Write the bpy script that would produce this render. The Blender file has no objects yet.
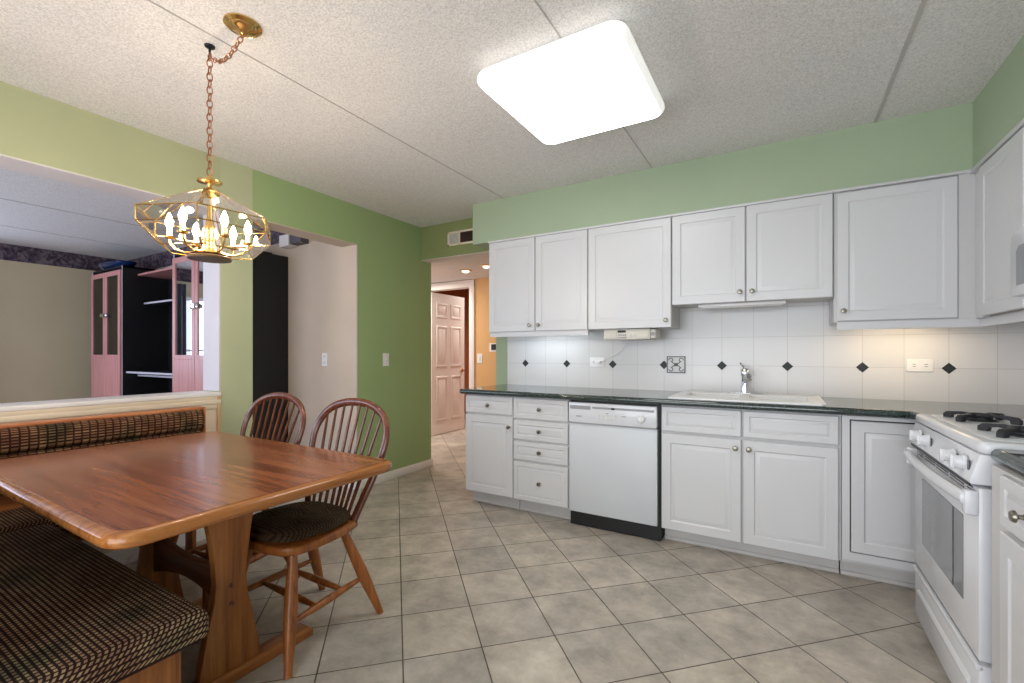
import bpy, bmesh, math, random
from mathutils import Vector, Matrix
random.seed(7)
PI = math.pi
C = bpy.context.scene.collection
scene = bpy.context.scene

# ------------------------------------------------------------------ camera
YAW = 0.5349
CAMH = 1.1683
cd = bpy.data.cameras.new('camera')
cd.sensor_fit = 'HORIZONTAL'; cd.sensor_width = 36.0
cd.lens = 455.84 / 1024 * 36.0
cd.shift_y = (353.6 - 341.5) / 1024
cd.clip_start = 0.02
cam = bpy.data.objects.new('camera', cd); C.objects.link(cam)
cam.location = (0, 0, CAMH)
cam.rotation_euler = (PI / 2, 0, YAW)
scene.camera = cam

# ------------------------------------------------------------------ world, exposure
w = bpy.data.worlds.new('world'); scene.world = w; w.use_nodes = True
bg = w.node_tree.nodes['Background']
bg.inputs['Color'].default_value = (0.72, 0.82, 1.0, 1)
bg.inputs['Strength'].default_value = 2.0
vs = scene.view_settings
vs.view_transform = 'Standard'; vs.look = 'None'; vs.gamma = 1.0
vs.use_curve_mapping = False
vs.exposure = 0.0

def area(name, loc, rot, sx, sy, power, col):
    l = bpy.data.lights.new(name, 'AREA'); l.shape = 'RECTANGLE'
    l.size = sx; l.size_y = sy; l.energy = power; l.color = col
    o = bpy.data.objects.new(name, l); C.objects.link(o)
    o.location = loc; o.rotation_euler = rot
    return o
# fill added at an unseen patio door behind camera; daylight at living room windows
area('patio_fill_light', (-0.9, -1.78, 1.15), (PI / 2, 0, 0), 3.0, 2.0, 66, (0.95, 0.97, 1.0))
area('daylight_living_window', (-5.6, -1.78, 1.35), (PI / 2, 0, 0), 2.6, 1.7, 60, (0.66, 0.76, 1.0))
area('daylight_far_window', (-7.70, -0.1, 1.45), (0, -PI / 2, 0), 1.05, 2.1, 38, (0.66, 0.74, 1.0))

# ------------------------------------------------------------------ materials
def newmat(name):
    m = bpy.data.materials.new(name); m.use_nodes = True
    nt = m.node_tree
    return m, nt, nt.nodes['Principled BSDF']
def N(nt, t, **kw):
    n = nt.nodes.new(t)
    for k, v in kw.items():
        if k in n.inputs: n.inputs[k].default_value = v
        else: setattr(n, k, v)
    return n
def srgb(r, g, b):
    f = lambda c: (c / 255 / 12.92) if c / 255 <= 0.04045 else ((c / 255 + 0.055) / 1.055) ** 2.4
    return (f(r), f(g), f(b), 1)
def coords(nt, scale=(1, 1, 1), rot=(0, 0, 0), loc=(0, 0, 0)):
    tc = N(nt, 'ShaderNodeTexCoord'); mp = N(nt, 'ShaderNodeMapping')
    mp.inputs['Scale'].default_value = scale; mp.inputs['Rotation'].default_value = rot; mp.inputs['Location'].default_value = loc
    nt.links.new(tc.outputs['Object'], mp.inputs['Vector'])
    return mp.outputs['Vector']
def ramp(nt, fac, stops):
    r = N(nt, 'ShaderNodeValToRGB'); e = r.color_ramp.elements
    e[0].position, e[0].color = stops[0]; e[1].position, e[1].color = stops[-1]
    for p, c in stops[1:-1]:
        x = e.new(p); x.color = c
    nt.links.new(fac, r.inputs['Fac']); return r.outputs['Color']
def bump(nt, b, h, strength=0.3, dist=0.002):
    n = N(nt, 'ShaderNodeBump'); n.inputs['Strength'].default_value = strength; n.inputs['Distance'].default_value = dist
    nt.links.new(h, n.inputs['Height']); nt.links.new(n.outputs['Normal'], b.inputs['Normal'])
def plain(name, col, rough=0.5, metal=0.0, vary=0.04, scale=6.0, bmp=0.0, spec=0.5):
    m, nt, b = newmat(name)
    v = coords(nt)
    n = N(nt, 'ShaderNodeTexNoise', Scale=scale, Detail=4.0); nt.links.new(v, n.inputs['Vector'])
    c0 = tuple(max(0, x * (1 - vary)) for x in col[:3]) + (1,); c1 = tuple(min(1, x * (1 + vary)) for x in col[:3]) + (1,)
    nt.links.new(ramp(nt, n.outputs['Fac'], [(0.3, c0), (0.7, c1)]), b.inputs['Base Color'])
    b.inputs['Roughness'].default_value = rough; b.inputs['Metallic'].default_value = metal
    b.inputs['Specular IOR Level'].default_value = spec
    if bmp:
        n2 = N(nt, 'ShaderNodeTexNoise', Scale=160.0, Detail=2.0); nt.links.new(v, n2.inputs['Vector'])
        bump(nt, b, n2.outputs['Fac'], bmp, 0.001)
    return m
def emis(name, col, s):
    m, nt, b = newmat(name)
    b.inputs['Base Color'].default_value = col
    b.inputs['Emission Color'].default_value = col; b.inputs['Emission Strength'].default_value = s
    return m
def oak(name, dark, mid, light, axis='X', rough=0.38, fine=1.0, bmp=0.15, dist=0.5, det=8.0):
    m, nt, b = newmat(name)
    sc = {'X': (1.2, 22, 22), 'Y': (22, 1.2, 22), 'Z': (22, 22, 1.2)}[axis]
    v = coords(nt, scale=tuple(s * fine for s in sc))
    n = N(nt, 'ShaderNodeTexNoise', Scale=1.6, Detail=det, Roughness=0.65, Distortion=dist); nt.links.new(v, n.inputs['Vector'])
    col = ramp(nt, n.outputs['Fac'], [(0.3, dark), (0.5, mid), (0.72, light)])
    nt.links.new(col, b.inputs['Base Color'])
    sc2 = {'X': (6, 220, 220), 'Y': (220, 6, 220), 'Z': (220, 220, 6)}[axis]
    v2 = coords(nt, scale=sc2)
    n2 = N(nt, 'ShaderNodeTexNoise', Scale=1.0, Detail=3.0); nt.links.new(v2, n2.inputs['Vector'])
    if bmp: bump(nt, b, n2.outputs['Fac'], bmp, 0.0008)
    b.inputs['Roughness'].default_value = rough
    return m
def weave(name, mode, base, a, c, w_=0.02, h_=0.011):
    # woven upholstery: rows of short light dashes on a dark ground; mode picks which object axes carry the weave
    m, nt, b = newmat(name)
    tc = N(nt, 'ShaderNodeTexCoord'); sp = N(nt, 'ShaderNodeSeparateXYZ'); cb = N(nt, 'ShaderNodeCombineXYZ')
    nt.links.new(tc.outputs['Object'], sp.inputs[0])
    if mode == 'seat':      # along X, rows follow Y + Z so the pattern wraps the edge
        ad = N(nt, 'ShaderNodeMath', operation='SUBTRACT'); nt.links.new(sp.outputs['Y'], ad.inputs[0]); nt.links.new(sp.outputs['Z'], ad.inputs[1])
        ad2 = N(nt, 'ShaderNodeMath', operation='SUBTRACT'); nt.links.new(sp.outputs['X'], ad2.inputs[0]); nt.links.new(sp.outputs['Z'], ad2.inputs[1])
        nt.links.new(ad2.outputs[0], cb.inputs[0]); nt.links.new(ad.outputs[0], cb.inputs[1])
    else:                   # 'back': ribs stand upright on a bolster that runs along Y
        ad = N(nt, 'ShaderNodeMath', operation='SUBTRACT'); nt.links.new(sp.outputs['Z'], ad.inputs[0]); nt.links.new(sp.outputs['X'], ad.inputs[1])
        nt.links.new(ad.outputs[0], cb.inputs[1]); nt.links.new(sp.outputs['Y'], cb.inputs[0])
    br = N(nt, 'ShaderNodeTexBrick', Scale=1.0, offset=0.0)
    br.inputs['Brick Width'].default_value = w_; br.inputs['Row Height'].default_value = h_
    br.inputs['Mortar Size'].default_value = 0.0034 if mode == 'seat' else 0.0042; br.inputs['Mortar Smooth'].default_value = 0.25
    br.inputs['Color1'].default_value = a; br.inputs['Color2'].default_value = c; br.inputs['Mortar'].default_value = base
    nt.links.new(cb.outputs[0], br.inputs['Vector'])
    n = N(nt, 'ShaderNodeTexNoise', Scale=5.0, Detail=3.0); nt.links.new(tc.outputs['Object'], n.inputs['Vector'])
    tint = ramp(nt, n.outputs['Fac'], [(0.3, srgb(120, 140, 110)), (0.45, srgb(235, 225, 205)), (0.58, srgb(190, 160, 140)), (0.7, srgb(235, 215, 190))])
    mx = N(nt, 'ShaderNodeMixRGB', blend_type='MULTIPLY'); mx.inputs[0].default_value = 0.8
    nt.links.new(br.outputs['Color'], mx.inputs[1]); nt.links.new(tint, mx.inputs[2])
    nt.links.new(mx.outputs[0], b.inputs['Base Color'])
    iv = N(nt, 'ShaderNodeMath', operation='SUBTRACT'); iv.inputs[0].default_value = 1.0; nt.links.new(br.outputs['Fac'], iv.inputs[1])
    bump(nt, b, iv.outputs[0], 0.7, 0.003)
    b.inputs['Roughness'].default_value = 0.9; b.inputs['Specular IOR Level'].default_value = 0.2
    return m
def tiles(name):
    m, nt, b = newmat(name)
    v = coords(nt, rot=(0, 0, -PI / 4), loc=(-0.0277, -0.258, 0))
    br = N(nt, 'ShaderNodeTexBrick', Scale=1.0, offset=0.0)
    br.inputs['Brick Width'].default_value = 0.3058; br.inputs['Row Height'].default_value = 0.3058
    br.inputs['Mortar Size'].default_value = 0.0028; br.inputs['Mortar Smooth'].default_value = 0.15; br.inputs['Bias'].default_value = 0.0
    br.inputs['Color1'].default_value = srgb(212, 203, 192); br.inputs['Color2'].default_value = srgb(188, 182, 175); br.inputs['Mortar'].default_value = srgb(86, 80, 66)
    nt.links.new(v, br.inputs['Vector'])
    n = N(nt, 'ShaderNodeTexNoise', Scale=5.5, Detail=12.0, Roughness=0.7, Distortion=0.15); nt.links.new(coords(nt), n.inputs['Vector'])
    cl = ramp(nt, n.outputs['Fac'], [(0.32, srgb(184, 180, 174)), (0.5, srgb(224, 220, 212)), (0.66, srgb(255, 252, 244))])
    mx = N(nt, 'ShaderNodeMixRGB', blend_type='MULTIPLY'); mx.inputs[0].default_value = 0.9
    nt.links.new(br.outputs['Color'], mx.inputs[1]); nt.links.new(cl, mx.inputs[2]); nt.links.new(mx.outputs[0], b.inputs['Base Color'])
    iv = N(nt, 'ShaderNodeMath', operation='SUBTRACT'); iv.inputs[0].default_value = 1.0; nt.links.new(br.outputs['Fac'], iv.inputs[1])
    bump(nt, b, iv.outputs[0], 0.5, 0.002)
    b.inputs['Roughness'].default_value = 0.38
    return m
def popcorn(name, c0, c1):
    m, nt, b = newmat(name); v = coords(nt)
    n = N(nt, 'ShaderNodeTexNoise', Scale=140.0, Detail=4.0, Roughness=0.7); nt.links.new(v, n.inputs['Vector'])
    nt.links.new(ramp(nt, n.outputs['Fac'], [(0.35, c0), (0.6, c1)]), b.inputs['Base Color'])
    bump(nt, b, n.outputs['Fac'], 0.8, 0.004)
    b.inputs['Roughness'].default_value = 0.95; b.inputs['Specular IOR Level'].default_value = 0.1
    return m
def granite(name, c0, c1, c2, rough=0.07):
    m, nt, b = newmat(name); v = coords(nt)
    n = N(nt, 'ShaderNodeTexNoise', Scale=130.0, Detail=5.0, Roughness=0.8); nt.links.new(v, n.inputs['Vector'])
    nt.links.new(ramp(nt, n.outputs['Fac'], [(0.38, c0), (0.52, c1), (0.68, c2)]), b.inputs['Base Color'])
    b.inputs['Roughness'].default_value = rough; b.inputs['IOR'].default_value = 1.7
    return m
def backsplash_mat(name):
    # square white glazed tiles, X-Z grid
    m, nt, b = newmat(name)
    tc = N(nt, 'ShaderNodeTexCoord'); sp = N(nt, 'ShaderNodeSeparateXYZ'); cb = N(nt, 'ShaderNodeCombineXYZ')
    nt.links.new(tc.outputs['Object'], sp.inputs[0])
    ax = N(nt, 'ShaderNodeMath', operation='ADD'); nt.links.new(sp.outputs['X'], ax.inputs[0]); nt.links.new(sp.outputs['Y'], ax.inputs[1])
    ax2 = N(nt, 'ShaderNodeMath', operation='ADD'); ax2.inputs[1].default_value = 1.92 - 3.47 + 0.195 * 20; nt.links.new(ax.outputs[0], ax2.inputs[0])
    az = N(nt, 'ShaderNodeMath', operation='ADD'); az.inputs[1].default_value = -1.085 + 0.195 * 10; nt.links.new(sp.outputs['Z'], az.inputs[0])
    nt.links.new(ax2.outputs[0], cb.inputs[0]); nt.links.new(az.outputs[0], cb.inputs[1])
    br = N(nt, 'ShaderNodeTexBrick', Scale=1.0, offset=0.0)
    br.inputs['Brick Width'].default_value = 0.195; br.inputs['Row Height'].default_value = 0.195
    br.inputs['Mortar Size'].default_value = 0.0016; br.inputs['Mortar Smooth'].default_value = 0.2
    br.inputs['Color1'].default_value = srgb(214, 212, 210); br.inputs['Color2'].default_value = srgb(208, 207, 206); br.inputs['Mortar'].default_value = srgb(188, 185, 181)
    nt.links.new(cb.outputs[0], br.inputs['Vector']); nt.links.new(br.outputs['Color'], b.inputs['Base Color'])
    iv = N(nt, 'ShaderNodeMath', operation='SUBTRACT'); iv.inputs[0].default_value = 1.0; nt.links.new(br.outputs['Fac'], iv.inputs[1])
    bump(nt, b, iv.outputs[0], 0.3, 0.001)
    b.inputs['Roughness'].default_value = 0.22
    return m
def clear_glass(name, tint=(1, 1, 1, 1), refl=0.12, rough=0.0, blend=0.35):
    m = bpy.data.materials.new(name); m.use_nodes = True; nt = m.node_tree; nt.nodes.clear()
    o = N(nt, 'ShaderNodeOutputMaterial'); t = N(nt, 'ShaderNodeBsdfTransparent'); g = N(nt, 'ShaderNodeBsdfGlossy')
    t.inputs['Color'].default_value = tint; g.inputs['Roughness'].default_value = rough
    lw = N(nt, 'ShaderNodeLayerWeight'); lw.inputs['Blend'].default_value = blend
    mu = N(nt, 'ShaderNodeMath', operation='MAXIMUM'); mu.inputs[1].default_value = refl
    nt.links.new(lw.outputs['Fresnel'], mu.inputs[0])
    mh = N(nt, 'ShaderNodeMath', operation='MULTIPLY'); mh.inputs[1].default_value = 0.6 if refl < 0.1 else 1.0; nt.links.new(mu.outputs[0], mh.inputs[0])
    mx = N(nt, 'ShaderNodeMixShader'); nt.links.new(mh.outputs[0], mx.inputs[0]); nt.links.new(t.outputs[0], mx.inputs[1]); nt.links.new(g.outputs[0], mx.inputs[2])
    nt.links.new(mx.outputs[0], o.inputs['Surface'])
    return m
def border_mat(name):
    m, nt, b = newmat(name); v = coords(nt, scale=(1, 1, 1))
    n = N(nt, 'ShaderNodeTexNoise', Scale=9.0, Detail=3.0, Distortion=2.5); nt.links.new(v, n.inputs['Vector'])
    nt.links.new(ramp(nt, n.outputs['Fac'], [(0.36, srgb(38, 32, 48)), (0.5, srgb(78, 62, 74)), (0.62, srgb(112, 98, 104))]), b.inputs['Base Color'])
    b.inputs['Roughness'].default_value = 0.8
    return m

M = {}
M['ceiling'] = popcorn('ceiling_popcorn', srgb(205, 202, 200), srgb(240, 237, 234))
M['floor'] = tiles('floor_tile')
M['sage'] = plain('sage_green_paint', srgb(163, 178, 150), 0.75, vary=0.03, scale=1.5, bmp=0.1, spec=0.3)
M['sage_beam'] = plain('beam_sage_light_tint', srgb(174, 178, 142), 0.75, vary=0.05, scale=2.0, bmp=0.1, spec=0.3)  # one sage with the column; yellow cast of the light put into the colour
M['sage_column'] = plain('column_sage_light_tint', srgb(178, 184, 150), 0.7, vary=0.04, scale=2.0, bmp=0.1, spec=0.3)  # same sage as the beam, painted paler where light falls on it
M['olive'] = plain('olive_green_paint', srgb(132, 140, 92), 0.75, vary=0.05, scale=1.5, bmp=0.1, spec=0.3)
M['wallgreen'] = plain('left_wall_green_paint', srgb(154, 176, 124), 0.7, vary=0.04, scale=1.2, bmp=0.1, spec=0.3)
M['beige'] = plain('beige_paint', srgb(205, 187, 168), 0.8, vary=0.04, scale=2.5, bmp=0.1, spec=0.3)
M['tan'] = plain('tan_paint', srgb(196, 182, 152), 0.85, vary=0.05, scale=1.2, spec=0.2)
M['cream'] = plain('cream_trim_paint', srgb(226, 210, 186), 0.45, vary=0.02)
M['whitetrim'] = plain('white_trim_paint', srgb(232, 230, 228), 0.4, vary=0.02)
M['jamb'] = plain('jamb_paint', srgb(204, 200, 206), 0.7, vary=0.03)
M['offwhite'] = plain('off_white_paint', srgb(222, 214, 212), 0.7, vary=0.03)
M['cab'] = plain('white_thermofoil', srgb(207, 207, 208), 0.32, vary=0.012, scale=3)
M['cabside'] = plain('cabinet_white_melamine', srgb(198, 197, 196), 0.5, vary=0.02, scale=3)
M['toekick'] = plain('toe_kick_vinyl', srgb(196, 193, 190), 0.6, vary=0.04)
M['appliance'] = plain('white_enamel', srgb(216, 217, 220), 0.16, vary=0.01)
M['dwgrey'] = plain('dishwasher_panel_white', srgb(204, 207, 210), 0.38, vary=0.01)
M['greyplastic'] = plain('grey_plastic', srgb(150, 150, 152), 0.45, vary=0.03)
M['lightplastic'] = plain('light_plastic', srgb(214, 210, 200), 0.45, vary=0.03)
M['cream_plastic'] = plain('cream_plastic', srgb(214, 209, 196), 0.45, vary=0.03)
M['white_plastic'] = plain('white_plastic', srgb(232, 230, 228), 0.35, vary=0.01)
M['ventgrey'] = plain('dark_grey_vent_plastic', srgb(84, 78, 86), 0.5)
M['black'] = plain('black_plastic', srgb(22, 22, 24), 0.45, vary=0.1)
M['iron'] = plain('cast_iron', srgb(38, 38, 40), 0.5, vary=0.1, bmp=0.2)
M['counter'] = granite('dark_green_laminate', srgb(24, 34, 34), srgb(46, 60, 58), srgb(92, 108, 102))
M['tilewall'] = backsplash_mat('white_wall_tile')
M['diamond'] = plain('dark_green_glaze', srgb(24, 31, 29), 0.5, vary=0.1, scale=30)
M['deco'] = plain('deco_tile_glaze', srgb(200, 200, 196), 0.25, vary=0.05)
M['decodark'] = plain('deco_tile_dark_glaze', srgb(58, 58, 60), 0.3, vary=0.1)
M['chrome'] = plain('chrome', srgb(225, 226, 230), 0.08, metal=1.0, vary=0.0)
M['nickel'] = plain('satin_nickel', srgb(140, 134, 122), 0.3, metal=1.0, vary=0.02)
M['brass'] = plain('polished_brass', srgb(214, 178, 112), 0.2, metal=1.0, vary=0.05)
M['shaded_brass'] = plain('shaded_brass_plate', srgb(92, 70, 44), 0.5, metal=0.6, vary=0.05)  # darkened metal: the plate's unlit underside is put into the colour
M['copper'] = plain('antique_copper_chain', srgb(176, 122, 92), 0.3, metal=1.0, vary=0.1)
M['sink'] = plain('white_sink_porcelain', srgb(236, 236, 234), 0.35, vary=0.0)
M['oakz'] = oak('golden_oak_upright', srgb(112, 60, 22), srgb(154, 92, 40), srgb(180, 118, 62), 'Z')
M['oakx'] = oak('golden_oak_lengthwise', srgb(116, 64, 24), srgb(158, 96, 44), srgb(186, 124, 66), 'X')
M['oaky'] = oak('golden_oak_crosswise', srgb(114, 62, 24), srgb(154, 92, 42), srgb(182, 120, 64), 'Y')
M['oakedge'] = oak('glossy_oak_table_edge', srgb(122, 70, 30), srgb(160, 100, 50), srgb(186, 128, 72), 'Y', rough=0.16, bmp=0)
M['oakback'] = oak('bench_cap_oak', srgb(150, 84, 44), srgb(190, 116, 66), srgb(214, 146, 90), 'Y')
M['postwood'] = plain('tan_post_wood', srgb(204, 166, 122), 0.5)
M['laminate'] = oak('table_top_laminate', srgb(112, 62, 38), srgb(142, 84, 52), srgb(160, 102, 66), 'X', rough=0.2, fine=1.0, bmp=0, dist=0.0, det=3.0)
M['darkoak'] = oak('dark_oak_rail', srgb(80, 38, 22), srgb(104, 54, 30), srgb(130, 72, 40), 'X')
M['chairwood'] = oak('chair_oak', srgb(108, 56, 22), srgb(150, 86, 38), srgb(176, 112, 56), 'Z', rough=0.3)
M['bowwood_shaded'] = oak('chair_bow_shaded_oak', srgb(72, 36, 24), srgb(98, 52, 34), srgb(122, 70, 46), 'Z', rough=0.17, bmp=0)  # chair oak darkened; the shade on the chair back is in the colour
M['seatweave'] = weave('brown_woven_seat_fabric', 'seat', srgb(50, 33, 29), srgb(186, 168, 136), srgb(160, 128, 110), 0.016, 0.0125)
M['backweave'] = weave('brown_woven_back_fabric', 'back', srgb(66, 42, 32), srgb(190, 152, 116), srgb(140, 102, 80), 0.030, 0.0135)
M['padweave'] = weave('dark_ribbed_pad_fabric', 'seat', srgb(56, 44, 34), srgb(134, 114, 88), srgb(106, 88, 68), 0.0095, 0.014)
M['glass'] = clear_glass('clear_bevelled_glass', (0.98, 0.975, 0.965, 1), 0.05, blend=0.12)
M['cabglass'] = clear_glass('grey_cabinet_glass', (0.36, 0.40, 0.46, 1), 0.22, 0.02)
M['mirror'] = clear_glass('mirror_cabinet_glass', (0.3, 0.32, 0.35, 1), 0.75, 0.0)
M['ovenglass'] = plain('oven_window_glass', srgb(120, 122, 124), 0.08, vary=0.02, spec=0.9)
M['darkglass'] = plain('dark_display_glass', srgb(40, 42, 46), 0.1, vary=0.0)
M['pink'] = oak('rosy_wood_veneer', srgb(176, 116, 112), srgb(194, 134, 130), srgb(206, 150, 144), 'Z', rough=0.35)
M['blackwood'] = plain('black_laminate', srgb(9, 9, 16), 0.5, vary=0.1)
M['edgewhite'] = plain('silver_edge_strip', srgb(200, 196, 204), 0.3, vary=0.02)
M['blueglass'] = plain('blue_glazed_dish', srgb(24, 44, 84), 0.12, vary=0.1)
M['curtain'] = plain('grey_curtain_cloth', srgb(120, 124, 136), 0.9, vary=0.05)
M['border'] = border_mat('wallpaper_border')
M['orange'] = plain('orange_paint', srgb(216, 170, 116), 0.75, vary=0.05, scale=2)
M['rust'] = oak('rust_striped_wallpaper', srgb(160, 90, 60), srgb(198, 124, 86), srgb(218, 150, 110), 'Z', rough=0.8)
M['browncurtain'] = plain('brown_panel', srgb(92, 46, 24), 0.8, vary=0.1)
M['doorpaint'] = plain('door_cream_paint', srgb(234, 226, 220), 0.45, vary=0.02)
M['carpet'] = plain('living_room_carpet', srgb(150, 140, 130), 0.95, vary=0.1, scale=60, bmp=0.5)
M['diffuser'] = emis('lit_diffuser', (1.0, 0.985, 0.96, 1), 7.5)
M['diffuser_side'] = emis('lit_diffuser_edge', (1.0, 0.99, 0.97, 1), 0.5)
M['bulb'] = emis('lit_warm_bulb', (1.0, 0.85, 0.69, 1), 400.0)
M['coolstrip'] = emis('cool_strip_lamp', (0.86, 0.95, 1.0, 1), 15.0)
M['warmstrip'] = emis('warm_strip_lamp', (1.0, 0.78, 0.5, 1), 20.0)
M['hallbulb'] = emis('lit_hall_lamp', (1.0, 0.92, 0.82, 1), 2.0)
M['seam'] = plain('ceiling_seam_filler', srgb(186, 182, 178), 0.9, vary=0.05)
M['candle'] = plain('ivory_candle_sleeve', srgb(238, 226, 196), 0.5, vary=0.02)

# ------------------------------------------------------------------ mesh builder
class MB:
    def __init__(s): s.bm = bmesh.new()
    def _new(s, f0, mi):
        for f in s.bm.faces:
            if f not in f0: f.material_index = mi
    def box(s, x0, x1, y0, y1, z0, z1, mi=0):
        x0, x1 = sorted((x0, x1)); y0, y1 = sorted((y0, y1)); z0, z1 = sorted((z0, z1))
        v = [s.bm.verts.new(p) for p in ((x0, y0, z0), (x1, y0, z0), (x1, y1, z0), (x0, y1, z0), (x0, y0, z1), (x1, y0, z1), (x1, y1, z1), (x0, y1, z1))]
        fs = []
        for q in ((3, 2, 1, 0), (4, 5, 6, 7), (0, 1, 5, 4), (1, 2, 6, 5), (2, 3, 7, 6), (3, 0, 4, 7)):
            f = s.bm.faces.new([v[i] for i in q]); f.material_index = mi; fs.append(f)
        return v, fs
    def rbox(s, x0, x1, y0, y1, z0, z1, r=0.01, seg=2, mi=0):
        t = MB(); v, fs = t.box(x0, x1, y0, y1, z0, z1)
        bmesh.ops.bevel(t.bm, geom=t.bm.edges[:], offset=r, segments=seg, profile=0.5, affect='EDGES')
        for f in t.bm.faces: f.material_index = mi; f.smooth = seg > 1
        s.merge(t)
    def merge(s, t, mat=None):
        me = bpy.data.meshes.new('tmp'); t.bm.to_mesh(me); t.bm.free()
        if mat is not None: me.transform(mat)
        s.bm.from_mesh(me); bpy.data.meshes.remove(me)
    def prism(s, pts, axis, a, b, mi=0, bevel=0.0, seg=2):
        # pts: 2D outline; axis 'X','Y','Z' extrusion from a to b. X: pts=(y,z)  Y: pts=(x,z)  Z: pts=(x,y)
        t = MB()
        def P(p, h):
            return {'X': (h, p[0], p[1]), 'Y': (p[0], h, p[1]), 'Z': (p[0], p[1], h)}[axis]
        va = [t.bm.verts.new(P(p, a)) for p in pts]; vb = [t.bm.verts.new(P(p, b)) for p in pts]
        n = len(pts)
        t.bm.faces.new(va); t.bm.faces.new(vb[::-1])
        for i in range(n): t.bm.faces.new((va[i], vb[i], vb[(i + 1) % n], va[(i + 1) % n]))
        bmesh.ops.recalc_face_normals(t.bm, faces=t.bm.faces[:])
        if bevel:
            caps = [e for e in t.bm.edges if (all(v in va for v in e.verts) or all(v in vb for v in e.verts))]
            bmesh.ops.bevel(t.bm, geom=caps, offset=bevel, segments=seg, profile=0.5, affect='EDGES')
        for f in t.bm.faces: f.material_index = mi; f.smooth = True
        s.merge(t)
    def tube(s, pts, r, n=10, ra=None, up=None, mi=0, closed=False, caps=True):
        # pts: list of points; r: radius or list; ra: scale along the 'up' side for oval sections
        pts = [Vector(p) for p in pts]; m = len(pts)
        rs = r if isinstance(r, (list, tuple)) else [r] * m
        rings = []; prev = None
        for i, p in enumerate(pts):
            if closed: d = pts[(i + 1) % m] - pts[i - 1]
            else: d = (pts[min(i + 1, m - 1)] - pts[max(i - 1, 0)])
            d.normalize()
            if up is not None: a = Vector(up)
            elif prev is not None: a = prev
            else: a = Vector((0, 0, 1)) if abs(d.z) < 0.9 else Vector((1, 0, 0))
            a = (a - d * a.dot(d)).normalized(); b = d.cross(a); prev = a
            k = ra if ra else 1.0
            rings.append([s.bm.verts.new(p + (a * math.cos(2 * PI * j / n) * k + b * math.sin(2 * PI * j / n)) * rs[i]) for j in range(n)])
        rng = m if closed else m - 1
        for i in range(rng):
            A = rings[i]; B = rings[(i + 1) % m]
            for j in range(n):
                f = s.bm.faces.new((A[j], A[(j + 1) % n], B[(j + 1) % n], B[j])); f.smooth = True; f.material_index = mi
        if caps and not closed:
            f = s.bm.faces.new(rings[0][::-1]); f.material_index = mi
            f = s.bm.faces.new(rings[-1]); f.material_index = mi
    def lathe(s, prof, c=(0, 0, 0), n=24, axis='Z', mi=0):
        # prof: (radius, height) list along the axis
        rings = []
        for r, h in prof:
            ring = []
            for j in range(n):
                a = 2 * PI * j / n; x, y = r * math.cos(a), r * math.sin(a)
                p = {'Z': (x, y, h), 'Y': (x, -h, y), 'X': (-h, x, y), 'x': (h, x, y)}[axis]
                ring.append(s.bm.verts.new((p[0] + c[0], p[1] + c[1], p[2] + c[2])))
            rings.append(ring)
        fs = []
        for A, B in zip(rings, rings[1:]):
            for j in range(n):
                f = s.bm.faces.new((A[j], A[(j + 1) % n], B[(j + 1) % n], B[j])); f.smooth = True; f.material_index = mi; fs.append(f)
        fs.append(s.bm.faces.new(rings[0][::-1])); fs.append(s.bm.faces.new(rings[-1]))
        for f in fs[-2:]: f.material_index = mi
        bmesh.ops.recalc_face_normals(s.bm, faces=fs)
    def panel(s, o, u, n, wd, ht, prof, mi=0):
        # raised panel slab: o lower-left back corner, u across, z up, n outward; prof = [(inset, height)] closed to the centre
        o = Vector(o); u = Vector(u); n = Vector(n); z = Vector((0, 0, 1)); rings = []
        for ins, h in prof:
            rings.append([s.bm.verts.new(o + u * a + z * b + n * h) for a, b in ((ins, ins), (wd - ins, ins), (wd - ins, ht - ins), (ins, ht - ins))])
        fs = [s.bm.faces.new(rings[0][::-1]), s.bm.faces.new(rings[-1])]
        for A, B in zip(rings, rings[1:]):
            for j in range(4): fs.append(s.bm.faces.new((A[j], A[(j + 1) % 4], B[(j + 1) % 4], B[j])))
        for f in fs: f.material_index = mi
        bmesh.ops.recalc_face_normals(s.bm, faces=fs)
    def build(s, name, mat, parent=None, loc=None, bevel=0.0, seg=2, sub=0, sharp=40):
        me = bpy.data.meshes.new(name)
        if loc is None: loc = tuple(parent['_o']) if parent is not None and '_o' in parent else (0, 0, 0)
        bmesh.ops.translate(s.bm, verts=s.bm.verts[:], vec=-Vector(loc))
        s.bm.to_mesh(me); s.bm.free()
        for m in (mat if isinstance(mat, (list, tuple)) else [mat]): me.materials.append(m)
        try: me.set_sharp_from_angle(angle=math.radians(sharp))
        except Exception: pass
        o = bpy.data.objects.new(name, me); C.objects.link(o)
        if parent is not None: o.parent = parent
        else: o.location = loc
        if parent is not None: o['_o'] = tuple(loc)
        if bevel:
            b = o.modifiers.new('bevel', 'BEVEL'); b.width = bevel; b.segments = seg; b.limit_method = 'ANGLE'; b.angle_limit = math.radians(50)
        if sub:
            b = o.modifiers.new('sub', 'SUBSURF'); b.levels = sub; b.render_levels = sub
        return o

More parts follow.
